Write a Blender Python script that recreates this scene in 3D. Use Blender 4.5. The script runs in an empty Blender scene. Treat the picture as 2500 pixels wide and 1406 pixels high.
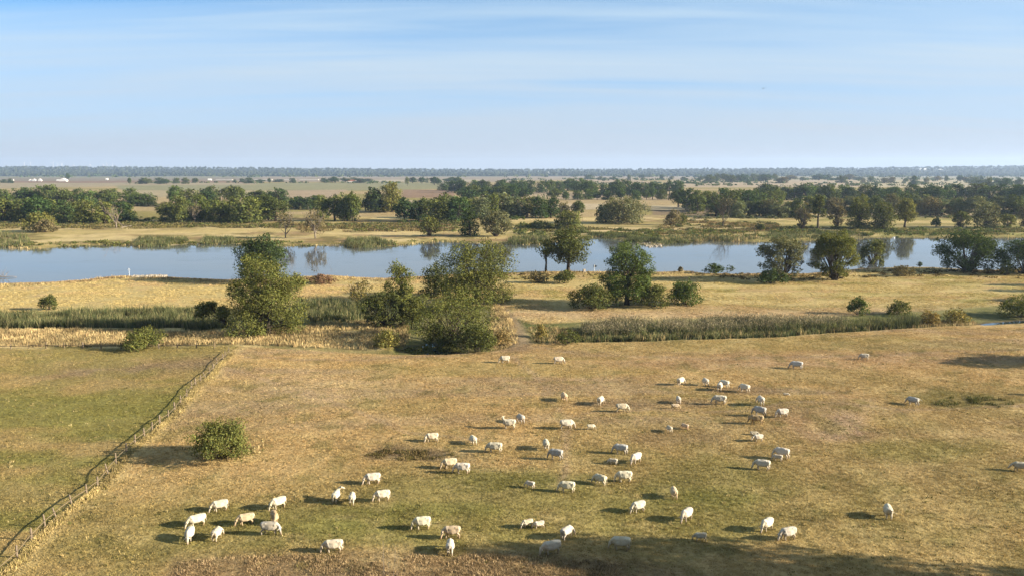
import bpy, bmesh, math, random
import numpy as np
from mathutils import Vector, Matrix

S = bpy.context.scene
C = S.collection
R = random.Random(11)
rng = np.random.default_rng(11)
rad = math.radians

# ------------------------------------------------------------------ camera
F, CX, CY, HOR, H = 2000.0, 1250.0, 703.0, 419.0, 42.0     # measured on the 2500 px wide photograph; camera height in metres
TH = math.atan((CY - HOR) / F)
ct, st = math.cos(TH), math.sin(TH)
cam = bpy.data.cameras.new('camera')
cam.sensor_width = 36.0
cam.lens = 36.0 * F / 2500.0
cam.clip_start = 0.5
cam.clip_end = 60000
camo = bpy.data.objects.new('camera', cam)
C.objects.link(camo)
camo.location = (0, 0, H)
camo.rotation_euler = (math.pi / 2 - TH, 0, 0)
S.camera = camo

# ------------------------------------------------------------------ light
SUN_EL = 18.0
SUN_AZ = 99.0              # clockwise from +Y (the view direction)
W = bpy.data.worlds.new('World')
S.world = W
W.use_nodes = True
nt = W.node_tree
nt.nodes.clear()
def N(tree, kind, **kw):
    n = tree.nodes.new(kind)
    for k, v in kw.items():
        setattr(n, k, v)
    return n
def L(tree, a, b): tree.links.new(a, b)
def mth(tree, op, a, b=None, clamp=False):
    n = N(tree, 'ShaderNodeMath', operation=op, use_clamp=clamp)
    for i, v in enumerate((a, b)):
        if v is None: continue
        if isinstance(v, (int, float)): n.inputs[i].default_value = v
        else: L(tree, v, n.inputs[i])
    return n.outputs[0]
def mixc(tree, fac, a, b, mode='MIX'):
    n = N(tree, 'ShaderNodeMix', data_type='RGBA', blend_type=mode)
    for sock, v in ((n.inputs[0], fac), (n.inputs[6], a), (n.inputs[7], b)):
        if isinstance(v, (int, float)): sock.default_value = v
        elif isinstance(v, (tuple, list)): sock.default_value = (*v[:3], 1)
        else: L(tree, v, sock)
    return n.outputs[2]
def ramp(tree, fac, stops):
    n = N(tree, 'ShaderNodeValToRGB')
    cr = n.color_ramp
    while len(cr.elements) < len(stops): cr.elements.new(0.5)
    for e, (p, c) in zip(cr.elements, stops):
        e.position = p
        e.color = (c, c, c, 1) if isinstance(c, (int, float)) else (*c, 1)
    L(tree, fac, n.inputs[0])
    return n.outputs[0]
sky = N(nt, 'ShaderNodeTexSky', sky_type='NISHITA')
sky.sun_disc = False
sky.sun_elevation = rad(SUN_EL)
sky.sun_rotation = rad(SUN_AZ)
sky.altitude = 50
sky.air_density = 0.55
sky.dust_density = 0.15
sky.ozone_density = 5.0
# thin cirrus: noise on a flat layer high above, the same all round
tc = N(nt, 'ShaderNodeTexCoord')
sep = N(nt, 'ShaderNodeSeparateXYZ')
L(nt, tc.outputs['Generated'], sep.inputs[0])
zz = mth(nt, 'ADD', mth(nt, 'MAXIMUM', sep.outputs[2], 0.0), 0.10)
cu = mth(nt, 'DIVIDE', sep.outputs[0], zz)
cv = mth(nt, 'DIVIDE', sep.outputs[1], zz)
comb = N(nt, 'ShaderNodeCombineXYZ')
L(nt, cu, comb.inputs[0]); L(nt, cv, comb.inputs[1])
def cirrus(scale, sx, sy, rot, detail, lo, hi, off=0.0, dist=0.6):
    mp = N(nt, 'ShaderNodeMapping')
    mp.inputs['Location'].default_value = (off, off * 1.7, off)
    mp.inputs['Rotation'].default_value = (0, 0, rad(rot))
    mp.inputs['Scale'].default_value = (sx, sy, 1)
    L(nt, comb.outputs[0], mp.inputs[0])
    nz = N(nt, 'ShaderNodeTexNoise')
    nz.inputs['Scale'].default_value = scale
    nz.inputs['Detail'].default_value = detail
    nz.inputs['Roughness'].default_value = 0.52
    nz.inputs['Distortion'].default_value = dist
    L(nt, mp.outputs[0], nz.inputs[0])
    return ramp(nt, nz.outputs[0], [(lo, 0.0), (hi, 1.0)])
c1 = cirrus(0.42, 0.36, 0.85, -30, 5, 0.40, 0.60, 5.3, 0.7)
c2 = cirrus(1.1, 0.10, 0.80, -26, 9, 0.44, 0.60, 8.3, 0.7)
c3 = cirrus(3.6, 0.10, 0.8, -33, 9, 0.46, 0.68, 2.1, 0.7)
el = ramp(nt, sep.outputs[2], [(0.02, 0.0), (0.19, 1.0)])
cf = mth(nt, 'ADD', mth(nt, 'MULTIPLY', c1, 0.46), mth(nt, 'ADD', mth(nt, 'MULTIPLY', c2, 0.42), mth(nt, 'MULTIPLY', c3, 0.20)), True)
cf = mth(nt, 'ADD', mth(nt, 'MULTIPLY', cf, el), mth(nt, 'ADD', mth(nt, 'MULTIPLY', mth(nt, 'SUBTRACT', 1.0, el), 0.85), 0.10), True)
hs = N(nt, 'ShaderNodeHueSaturation'); hs.inputs['Hue'].default_value = 0.487; hs.inputs['Saturation'].default_value = 1.12; hs.inputs['Value'].default_value = 1.08
L(nt, sky.outputs[0], hs.inputs['Color'])
cloud = mixc(nt, el, (2.95, 3.2, 3.65), (3.85, 4.65, 5.05))
skyc = mixc(nt, cf, hs.outputs[0], cloud)
bg = N(nt, 'ShaderNodeBackground')
bg.inputs[1].default_value = 0.05
L(nt, skyc, bg.inputs[0])
out = N(nt, 'ShaderNodeOutputWorld')
L(nt, bg.outputs[0], out.inputs[0])

sl = bpy.data.lights.new('sun', 'SUN')
sl.energy = 5.0
sl.angle = rad(0.5)
sl.color = (1.0, 0.88, 0.70)
so = bpy.data.objects.new('sun', sl)
C.objects.link(so)
SUNV = Vector((math.sin(rad(SUN_AZ)) * math.cos(rad(SUN_EL)), math.cos(rad(SUN_AZ)) * math.cos(rad(SUN_EL)), math.sin(rad(SUN_EL))))
so.rotation_euler = SUNV.to_track_quat('Z', 'Y').to_euler()
so.location = (60, -20, 90)

S.view_settings.view_transform = 'Standard'
S.view_settings.look = 'None'
S.view_settings.gamma = 1.0
S.view_settings.use_curve_mapping = False
S.view_settings.exposure = 1.92
S.render.engine = 'CYCLES'
S.cycles.max_bounces = 6
S.cycles.volume_bounces = 0

# ------------------------------------------------------------------ photograph pixel -> place helpers
def proj(x, y, z=0.0):
    dz = z - H
    cz = np.maximum(y * ct - dz * st, 6.0)
    return CX + F * x / cz, CY - F * (y * st + dz * ct) / cz
def ray(px, py):
    a, b = (px - CX) / F, (CY - py) / F
    return np.array([a, ct + b * st, -st + b * ct])
def plane_pt(px, py, z=0.0):
    d = ray(px, py)
    t = (z - H) / d[2]
    return d[0] * t, d[1] * t
def vdepth(y, z=0.0): return y * ct - (z - H) * st
def top_z(y, py):
    k = (CY - py) / F
    return H + y * (k * ct - st) / (ct + k * st)

def hash2(ix, iy, seed):
    ix = ix.astype(np.int64); iy = iy.astype(np.int64)
    n = (ix * 374761393 + iy * 668265263 + seed * 974634777) & 0xFFFFFFFF
    n = ((n ^ (n >> 13)) * 1274126177) & 0xFFFFFFFF
    n = (n ^ (n >> 16)) & 0xFFFFFFFF
    return n / 4294967295.0
def vn(x, y, seed=0):
    x = np.asarray(x, float); y = np.asarray(y, float)
    ix, iy = np.floor(x), np.floor(y)
    fx, fy = x - ix, y - iy
    fx = fx * fx * (3 - 2 * fx); fy = fy * fy * (3 - 2 * fy)
    a, b = hash2(ix, iy, seed), hash2(ix + 1, iy, seed)
    c, d = hash2(ix, iy + 1, seed), hash2(ix + 1, iy + 1, seed)
    return (a * (1 - fx) + b * fx) * (1 - fy) + (c * (1 - fx) + d * fx) * fy
def fbm(x, y, seed=0, o=4):
    s, a, t = 0.0, 0.5, 0.0
    for i in range(o):
        s = s + a * vn(x * 2 ** i, y * 2 ** i, seed + i * 17)
        t += a; a *= 0.5
    return s / t
def sstep(a, b, v):
    t = np.clip((v - a) / (b - a), 0, 1)
    return t * t * (3 - 2 * t)
def sdist(px, py, poly):
    """signed distance to a closed polygon, positive inside"""
    P = np.asarray(poly, float)
    px = np.asarray(px, float); py = np.asarray(py, float)
    d2 = np.full(px.shape, 1e18)
    inside = np.zeros(px.shape, bool)
    n = len(P)
    for i in range(n):
        ax, ay = P[i]; bx, by = P[(i + 1) % n]
        ex, ey = bx - ax, by - ay
        wx, wy = px - ax, py - ay
        t = np.clip((wx * ex + wy * ey) / (ex * ex + ey * ey + 1e-12), 0, 1)
        d2 = np.minimum(d2, (wx - t * ex) ** 2 + (wy - t * ey) ** 2)
        c = ((ay > py) != (by > py))
        xx = ex * (py - ay) / (ey if abs(ey) > 1e-12 else 1e-12) + ax
        inside ^= (c & (px < xx))
    d = np.sqrt(d2)
    return np.where(inside, d, -d)
def seg_dist(x, y, pts):
    d = np.full(np.shape(x), 1e9)
    for (ax, ay), (bx, by) in zip(pts[:-1], pts[1:]):
        ex, ey = bx - ax, by - ay
        t = np.clip(((x - ax) * ex + (y - ay) * ey) / (ex * ex + ey * ey), 0, 1)
        d = np.minimum(d, np.hypot(x - ax - t * ex, y - ay - t * ey))
    return d

# river outline on the photograph
NEAR = [(-900, 720), (-300, 702), (0, 692), (60, 690), (130, 688), (200, 684), (250, 678), (300, 673), (345, 674), (400, 675), (480, 680), (560, 683), (640, 680), (740, 676),
        (800, 671), (850, 675), (900, 678), (950, 679), (1050, 674), (1150, 668), (1250, 665), (1300, 663), (1430, 663), (1470, 663), (1600, 664), (1680, 661),
        (1720, 667), (1780, 669), (1840, 669), (1950, 669), (2060, 660), (2100, 655), (2200, 652), (2270, 653), (2330, 657), (2400, 660), (2440, 658), (2500, 655), (2800, 648), (3500, 640)]
FAR = [(-900, 604), (-300, 600), (0, 602), (38, 606), (64, 609), (107, 607), (143, 604), (230, 600), (320, 599), (358, 603), (410, 601), (460, 597), (563, 597), (640, 600), (704, 602),
       (774, 600), (840, 600), (876, 605), (927, 603), (986, 599), (1068, 590), (1150, 594), (1253, 597), (1304, 597), (1360, 590), (1429, 582), (1458, 578), (1483, 581), (1522, 586), (1560, 592), (1588, 600),
       (1612, 599), (1622, 595), (1675, 593), (1726, 588), (1790, 590), (1855, 592), (1970, 589), (2077, 585), (2116, 581), (2218, 581), (2282, 582), (2423, 582), (2500, 581), (2800, 578), (3500, 574)]
WATER_Z = -0.9
RIVER = [plane_pt(px, py, WATER_Z) for px, py in NEAR] + [plane_pt(px, py, WATER_Z) for px, py in reversed(FAR)]
EDGE = np.array([(-900, 853), (0, 850), (555, 846), (700, 851), (870, 859), (1020, 864), (1200, 857), (1290, 836), (1420, 834), (1650, 829), (1850, 822), (2150, 806), (2420, 789), (2500, 786), (3300, 760)], float)
NORTH = np.array([(-900, 770), (0, 765), (180, 756), (450, 749), (600, 755), (760, 738), (870, 742), (1000, 745), (1200, 748), (1300, 792), (1420, 786), (1750, 773), (1860, 780), (2150, 766), (2250, 757), (2400, 748), (2500, 742), (3300, 720)], float)
POND_A = [(975, 846), (1000, 836), (1060, 830), (1120, 838), (1150, 850), (1090, 858), (1010, 857)]
POND_B = [(2385, 784), (2410, 780), (2450, 777), (2520, 772), (2600, 770), (2560, 778), (2450, 784), (2405, 787)]
POND_Z = -1.0

def height(x, y):
    x = np.asarray(x, float); y = np.asarray(y, float)
    z = np.zeros(np.broadcast(x, y).shape)
    px, py = proj(x, y)
    # soft swell of the pasture
    m = sstep(62, 90, y) * (1 - sstep(190, 260, y))
    z = z + m * (0.9 * (fbm(x / 34, y / 22, 3, 3) - 0.5) + 0.35 * (fbm(x / 7, y / 5, 5, 3) - 0.5))
    z = z + 0.9 * np.exp(-((px - 1960) / 190) ** 2 - ((py - 1020) / 45) ** 2) * (py < 1500)
    z = z - 0.5 * np.exp(-((px - 1010) / 120) ** 2 - ((py - 1112) / 16) ** 2)
    z = z + 0.35 * np.exp(-((px - 1010) / 130) ** 2 - ((py - 1086) / 14) ** 2)
    z = z - 0.4 * np.exp(-((px - 2350) / 80) ** 2 - ((py - 985) / 14) ** 2)
    m2 = sstep(200, 260, y) * (1 - sstep(2000, 3000, y))
    z = z + m2 * 0.5 * (fbm(x / 26, y / 26, 9, 3) - 0.5)
    # ditch between the pasture and the meadow, not under the track
    e = np.interp(px, EDGE[:, 0], EDGE[:, 1]); n = np.interp(px, NORTH[:, 0], NORTH[:, 1])
    s = np.where(px < 960, np.minimum(e, 800), e)
    t = np.clip((s - py) / np.maximum(s - n, 4), 0, 1)
    dep = np.sin(np.pi * np.clip(t, 0, 1) ** 0.6)
    trk = 1 - np.exp(-((px - (1262 - (py - 800) * -0.45)) / 38) ** 4)
    near = (y > 120) & (y < 330)
    z = z - np.where(near, 0.95 * dep * trk, 0)
    for P in (POND_A, POND_B):
        sd = sdist(px, py, P)
        k = sstep(-9, 4, sd)
        z = np.where(near, z * (1 - k) + (POND_Z - 0.6 * sstep(0, 6, sd) + 0.12 - 0.12 * k) * k, z)
    # river bed and banks
    sel = (y > 250) & (y < 640)
    if np.any(sel):
        xs, ys = (np.broadcast_to(x, z.shape)[sel], np.broadcast_to(y, z.shape)[sel])
        sd = sdist(xs, ys, RIVER) + 1.6 * (fbm(xs / 9, ys / 9, 21, 3) - 0.5)
        bank = WATER_Z + (0 - WATER_Z) * sstep(0, 9, -sd)
        zz = z[sel]
        k = sstep(0, 14, -sd)
        zz = np.where(sd < 0, bank * (1 - k) + np.maximum(zz, bank - 0.2) * k, WATER_Z - 2.0 * sstep(0, 8, sd))
        z[sel] = zz
    # old river dyke beyond the far bank
    yd = 830 + 0.02 * x + 12 * np.sin(x / 160)
    z = z + 3.4 * np.exp(-((y - yd) / 16) ** 2) * sstep(-300, -160, x) * (1 - sstep(300, 420, x))
    # bluff the picture is taken from
    z = z + np.minimum(0.68 * np.clip(60 - y, 0, 200), 40.2)
    # wooded hills along the horizon
    ridge = np.interp(px, [-1500, 0, 500, 1000, 1250, 1700, 2100, 2500, 4000], [407, 409, 411, 415, 416, 415, 412, 407, 406])
    rz = H + (HOR - ridge) / F * 9800 - 10
    hh = sstep(6900, 9900, y) * rz + 7 * (fbm(x / 700, y / 500, 41, 3) - 0.5) * sstep(7000, 8000, y)
    z = z + hh
    return z
_ts = np.concatenate([np.linspace(20, 700, 500), np.geomspace(702, 14000, 420)])
def ground_pt(px, py):
    d = ray(px, py)
    t = _ts / d[1]
    hz = height(d[0] * t, d[1] * t)
    f = H + d[2] * t - hz
    i = int(np.argmax(f < 0))
    if f[i] >= 0: i = len(t) - 1
    i = max(i, 1)
    a, b = f[i - 1], f[i]
    k = a / (a - b) if a != b else 0
    tt = t[i - 1] + (t[i] - t[i - 1]) * k
    x, y = d[0] * tt, d[1] * tt
    return float(x), float(y), float(height(np.array([x]), np.array([y]))[0])
def gz(x, y): return float(height(np.array([x]), np.array([y]))[0])

# ------------------------------------------------------------------ mesh + object helpers
def mesh_np(name, V, Fc, mat=None, col=None, smooth=False):
    V = np.asarray(V, np.float32); Fc = np.asarray(Fc, np.int32)
    me = bpy.data.meshes.new(name)
    me.vertices.add(len(V)); me.vertices.foreach_set('co', V.ravel())
    k = Fc.shape[1]
    me.loops.add(Fc.size); me.loops.foreach_set('vertex_index', Fc.ravel())
    me.polygons.add(len(Fc)); me.polygons.foreach_set('loop_start', np.arange(0, Fc.size, k, dtype=np.int32))
    if smooth: me.polygons.foreach_set('use_smooth', np.ones(len(Fc), bool))
    if col is not None:
        col = np.asarray(col, np.float32)
        a = me.color_attributes.new('Col', 'FLOAT_COLOR', 'POINT')
        rgba = np.ones((len(V), 4), np.float32); rgba[:, :3] = col
        a.data.foreach_set('color', rgba.ravel())
    me.update(calc_edges=True)
    if mat: me.materials.append(mat)
    return me
def link(name, me, parent=None, loc=None):
    o = bpy.data.objects.new(name, me); C.objects.link(o)
    if parent: o.parent = parent
    if loc is not None: o.location = loc
    return o
def empty(name, loc=(0, 0, 0), rz=0.0):
    o = bpy.data.objects.new(name, None); C.objects.link(o)
    o.empty_display_size = 0.5
    o.location = loc; o.rotation_euler = (0, 0, rz)
    return o
def tag(o, label=None, cat=None, group=None, kind=None):
    if label: o['label'] = label
    if cat: o['category'] = cat
    if group: o['group'] = group
    if kind: o['kind'] = kind
    return o
class MB:
    """collects tubes, boxes and other pieces and turns them into one mesh"""
    def __init__(s): s.v, s.f, s.n = [], [], 0
    def add(s, V, Fc):
        s.v.extend([tuple(p) for p in V]); s.f.extend([tuple(i + s.n for i in f) for f in Fc]); s.n += len(V)
    def tube(s, pts, rr, seg=6, cap=True):
        pts = [Vector(p) for p in pts]
        V, Fc = [], []
        u = None
        for i, p in enumerate(pts):
            d = (pts[min(i + 1, len(pts) - 1)] - pts[max(i - 1, 0)])
            d = d.normalized() if d.length > 1e-9 else Vector((0, 0, 1))
            if u is None: u = d.orthogonal().normalized()
            u = (u - d * u.dot(d))
            u = u.normalized() if u.length > 1e-6 else d.orthogonal().normalized()
            w = d.cross(u)
            for k in range(seg):
                a = 2 * math.pi * k / seg
                V.append(p + (u * math.cos(a) + w * math.sin(a)) * rr[i])
        for i in range(len(pts) - 1):
            for k in range(seg):
                a, b = i * seg + k, i * seg + (k + 1) % seg
                Fc.append((a, b, b + seg, a + seg))
        if cap:
            Fc.append(tuple(reversed(range(seg)))); Fc.append(tuple(range((len(pts) - 1) * seg, len(pts) * seg)))
        s.add(V, Fc)
    def box(s, c, d, rz=0.0):
        cx, cy, cz = c; a, b, e = d[0] / 2, d[1] / 2, d[2] / 2
        q = math.cos(rz), math.sin(rz)
        V = [(cx + x * q[0] - y * q[1], cy + x * q[1] + y * q[0], cz + z) for x in (-a, a) for y in (-b, b) for z in (-e, e)]
        s.add(V, [(0, 1, 3, 2), (4, 6, 7, 5), (0, 4, 5, 1), (2, 3, 7, 6), (0, 2, 6, 4), (1, 5, 7, 3)])
    def mesh(s, name, mat, smooth=False):
        me = bpy.data.meshes.new(name)
        me.from_pydata(s.v, [], s.f)
        if smooth: me.polygons.foreach_set('use_smooth', np.ones(len(me.polygons), bool))
        me.update()
        me.materials.append(mat)
        return me

# ------------------------------------------------------------------ materials
def material(name):
    m = bpy.data.materials.new(name); m.use_nodes = True
    t = m.node_tree; t.nodes.clear()
    o = N(t, 'ShaderNodeOutputMaterial')
    return m, t, o
def attr(t, name, kind='GEOMETRY'):
    n = N(t, 'ShaderNodeAttribute', attribute_name=name)
    n.attribute_type = kind
    return n
def noise(t, vec, scale, detail=3, rough=0.55, dist=0.0):
    n = N(t, 'ShaderNodeTexNoise')
    n.inputs['Scale'].default_value = scale; n.inputs['Detail'].default_value = detail
    n.inputs['Roughness'].default_value = rough; n.inputs['Distortion'].default_value = dist
    if vec is not None: L(t, vec, n.inputs[0])
    return n.outputs[0]
def principled(t, o, rough=0.9, spec=0.15):
    b = N(t, 'ShaderNodeBsdfPrincipled')
    b.inputs['Roughness'].default_value = rough
    b.inputs['Specular IOR Level'].default_value = spec
    L(t, b.outputs[0], o.inputs[0])
    return b
def bump(t, h, b, strength, dist):
    n = N(t, 'ShaderNodeBump')
    n.inputs['Strength'].default_value = strength; n.inputs['Distance'].default_value = dist
    L(t, h, n.inputs['Height']); L(t, n.outputs[0], b.inputs['Normal'])

def mat_ground():
    m, t, o = material('dry_grass_ground')
    b = principled(t, o, 0.95, 0.05)
    g = N(t, 'ShaderNodeNewGeometry').outputs['Position']
    c = attr(t, 'Col').outputs[0]
    n1 = noise(t, g, 2.2, 4, 0.7)
    n2 = noise(t, g, 0.45, 5, 0.65, 0.4)
    n3 = noise(t, g, 0.06, 4, 0.6)
    f = mth(t, 'ADD', mth(t, 'MULTIPLY', ramp(t, n1, [(0.3, 0.0), (0.7, 1.0)]), 0.42), mth(t, 'MULTIPLY', ramp(t, n2, [(0.3, 0.0), (0.7, 1.0)]), 0.38))
    f = mth(t, 'ADD', f, mth(t, 'MULTIPLY', ramp(t, n3, [(0.3, 0.0), (0.7, 1.0)]), 0.2))
    f = mth(t, 'ADD', f, 0.52)
    k = N(t, 'ShaderNodeVectorMath', operation='SCALE')
    L(t, c, k.inputs[0]); L(t, f, k.inputs['Scale'])
    hue = mixc(t, ramp(t, noise(t, g, 0.9, 3, 0.7), [(0.48, 0.0), (0.74, 0.4)]), k.outputs[0], (0.085, 0.07, 0.025))
    L(t, hue, b.inputs['Base Color'])
    bump(t, mth(t, 'ADD', n1, mth(t, 'MULTIPLY', n2, 1.6)), b, 0.8, 0.3)
    return m
def mat_leaf(name='leaves', trans=0.22):
    m, t, o = material(name)
    c = attr(t, 'Col').outputs[0]
    oc = N(t, 'ShaderNodeObjectInfo')
    g = N(t, 'ShaderNodeNewGeometry').outputs['Position']
    col = mixc(t, 1.0, c, oc.outputs['Color'], 'MULTIPLY')
    n = ramp(t, noise(t, g, 0.33, 3, 0.6), [(0.35, 0.0), (0.7, 0.42)])
    warm = mixc(t, 1.0, col, (1.38, 1.2, 0.75), 'MULTIPLY')
    col = mixc(t, n, col, warm)
    d = N(t, 'ShaderNodeBsdfDiffuse'); L(t, col, d.inputs[0])
    tr = N(t, 'ShaderNodeBsdfTranslucent'); L(t, mixc(t, 1.0, col, (1.3, 1.25, 0.6), 'MULTIPLY'), tr.inputs[0])
    mx = N(t, 'ShaderNodeMixShader'); mx.inputs[0].default_value = trans
    L(t, d.outputs[0], mx.inputs[1]); L(t, tr.outputs[0], mx.inputs[2]); L(t, mx.outputs[0], o.inputs[0])
    return m
def mat_blade(name='grass_blades', trans=0.25, inst=False):
    m, t, o = material(name)
    if inst:
        a = attr(t, 'Col', 'INSTANCER')
        r = N(t, 'ShaderNodeObjectInfo').outputs['Random']
        base = mixc(t, a.outputs['Alpha'], (0.38, 0.3, 0.14), a.outputs[0])
        k = N(t, 'ShaderNodeVectorMath', operation='SCALE')
        L(t, base, k.inputs[0]); L(t, mth(t, 'ADD', mth(t, 'MULTIPLY', r, 0.6), 0.72), k.inputs['Scale'])
        col = k.outputs[0]
    else:
        col = attr(t, 'Col').outputs[0]
    d = N(t, 'ShaderNodeBsdfDiffuse'); L(t, col, d.inputs[0])
    tr = N(t, 'ShaderNodeBsdfTranslucent'); L(t, col, tr.inputs[0])
    mx = N(t, 'ShaderNodeMixShader'); mx.inputs[0].default_value = trans
    L(t, d.outputs[0], mx.inputs[1]); L(t, tr.outputs[0], mx.inputs[2]); L(t, mx.outputs[0], o.inputs[0])
    return m
def mat_solid(name, col, rough=0.8, spec=0.2, var=0.35, scale=6.0):
    m, t, o = material(name)
    b = principled(t, o, rough, spec)
    g = N(t, 'ShaderNodeTexCoord').outputs['Object']
    n = noise(t, g, scale, 4, 0.65)
    f = mth(t, 'ADD', mth(t, 'MULTIPLY', n, 2 * var), 1 - var)
    k = N(t, 'ShaderNodeVectorMath', operation='SCALE')
    k.inputs[0].default_value = col
    L(t, f, k.inputs['Scale']); L(t, k.outputs[0], b.inputs['Base Color'])
    bump(t, n, b, 0.3, 0.02)
    return m
def mat_water(name, col, s=1.0):
    m, t, o = material(name)
    b = principled(t, o, 0.06, 0.5)
    b.inputs['Base Color'].default_value = (*col, 1)
    b.inputs['IOR'].default_value = 1.33
    g = N(t, 'ShaderNodeNewGeometry').outputs['Position']
    mp = N(t, 'ShaderNodeMapping'); mp.inputs['Scale'].default_value = (0.55, 1, 1)
    L(t, g, mp.inputs[0])
    n = mth(t, 'ADD', mth(t, 'MULTIPLY', noise(t, mp.outputs[0], 1.1, 3, 0.55), 0.6), noise(t, mp.outputs[0], 0.17, 3, 0.55, 0.6))
    calm = ramp(t, noise(t, mp.outputs[0], 0.022, 3, 0.6, 0.8), [(0.42, 0.35), (0.62, 1.0)])
    n = mth(t, 'MULTIPLY', n, calm)
    L(t, mth(t, 'ADD', mth(t, 'MULTIPLY', ramp(t, noise(t, mp.outputs[0], 0.05, 5, 0.65, 1.2), [(0.45, 0.0), (0.7, 1.0)]), 0.12), 0.02), b.inputs['Roughness'])
    bump(t, n, b, 0.08 * s, 0.10)
    return m
def mat_coat():
    m, t, o = material('cattle_coat')
    b = principled(t, o, 0.75, 0.15)
    c = attr(t, 'Col').outputs[0]
    oc = N(t, 'ShaderNodeObjectInfo')
    g = N(t, 'ShaderNodeTexCoord').outputs['Object']
    col = mixc(t, 1.0, c, oc.outputs['Color'], 'MULTIPLY')
    n = ramp(t, noise(t, g, 3.5, 4, 0.65), [(0.45, 0.0), (0.8, 0.5)])
    L(t, mixc(t, n, col, mixc(t, 1.0, col, (0.82, 0.74, 0.6), 'MULTIPLY')), b.inputs['Base Color'])
    return m
M_GROUND = mat_ground()
M_LEAF = mat_leaf()
M_BLADE = mat_blade()
M_TUFT = mat_blade('grass_tuft_blades', 0.25, True)
M_RAIL = mat_solid('old_rail_wood', (0.13, 0.10, 0.06), 0.95, 0.05, 0.4, 5.0)
M_BARK = mat_solid('bark', (0.050, 0.040, 0.030), 0.95, 0.05, 0.4, 2.5)
M_PALE_BARK = mat_solid('bleached_bark', (0.17, 0.14, 0.11), 0.95, 0.05, 0.35, 2.5)
M_POST = mat_solid('weathered_wood', (0.16, 0.125, 0.09), 0.9, 0.1, 0.4, 5.0)
M_WATER = mat_water('river_water', (0.058, 0.062, 0.062))
M_POND = mat_water('pond_water', (0.012, 0.018, 0.014), 0.4)
M_COAT = mat_coat()
M_STONE = mat_solid('pale_stone', (0.24, 0.21, 0.17), 0.9, 0.1, 0.4, 1.5)
M_WHITE = mat_solid('white_render', (0.74, 0.72, 0.68), 0.8, 0.2, 0.08, 0.2)
M_ROOF = mat_solid('red_roof_tiles', (0.24, 0.09, 0.05), 0.85, 0.15, 0.25, 0.4)
M_ROOF2 = mat_solid('grey_roof', (0.22, 0.20, 0.19), 0.85, 0.15, 0.2, 0.4)
M_SHED = mat_solid('dull_shed_sheeting', (0.36, 0.33, 0.29), 0.8, 0.2, 0.08, 0.2)
M_TURB = mat_solid('turbine_white', (0.40, 0.41, 0.42), 0.6, 0.2, 0.03, 0.1)
M_BLACK = mat_solid('black_sign_paint', (0.02, 0.022, 0.025), 0.6, 0.3, 0.1, 3)
M_SIGNW = mat_solid('white_sign_paint', (0.78, 0.80, 0.82), 0.5, 0.3, 0.05, 3)
M_SIGNB = mat_solid('blue_sign_paint', (0.12, 0.30, 0.50), 0.5, 0.3, 0.05, 3)
M_BUSHES = mat_leaf('scrub_leaves', 0.2)
M_FOREST = mat_leaf('forest_leaves', 0.1)
# ------------------------------------------------------------------ what grows where (real colours of grass, earth and fields)
ALB = 0.75     # dry late-summer grass and earth, overall
TAN = np.array((0.405, 0.28, 0.125)); TAN2 = np.array((0.32, 0.235, 0.10)); STRAW = np.array((0.52, 0.40, 0.185)); OLIVE = np.array((0.225, 0.19, 0.065))
GREEN = np.array((0.155, 0.152, 0.040)); DKGREEN = np.array((0.06, 0.075, 0.025)); BROWN = np.array((0.225, 0.155, 0.08)); EARTH = np.array((0.27, 0.195, 0.12)); YELLOW = np.array((0.43, 0.335, 0.145))
PINK = np.array((0.36, 0.235, 0.16)); MUD = np.array((0.10, 0.075, 0.05)); SAND = np.array((0.42, 0.34, 0.24))
SIDE_FENCE_PX = [(559, 862), (550, 872), (544, 878), (530, 889), (520, 903), (512, 913), (503, 923), (490, 931), (477, 940), (468, 950), (456, 968), (441, 984), (427, 1002), (411, 1020), (390, 1035),
                 (371, 1050), (353, 1068), (330, 1083), (309, 1104), (283, 1132), (265, 1159), (238, 1187), (211, 1207), (175, 1232), (137, 1264), (110, 1287), (77, 1319), (42, 1361), (-8, 1404), (-70, 1460)]
FAR_FENCE_PX = [(-150, 853), (-105, 853), (-60, 852), (-15, 852), (27, 851), (70, 850), (113, 850), (157, 849), (202, 849), (247, 851), (296, 851), (340, 851), (388, 850), (433, 850), (480, 850), (523, 850), (559, 850)]
SF = np.array([ground_pt(*p)[:2] for p in SIDE_FENCE_PX])
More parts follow.
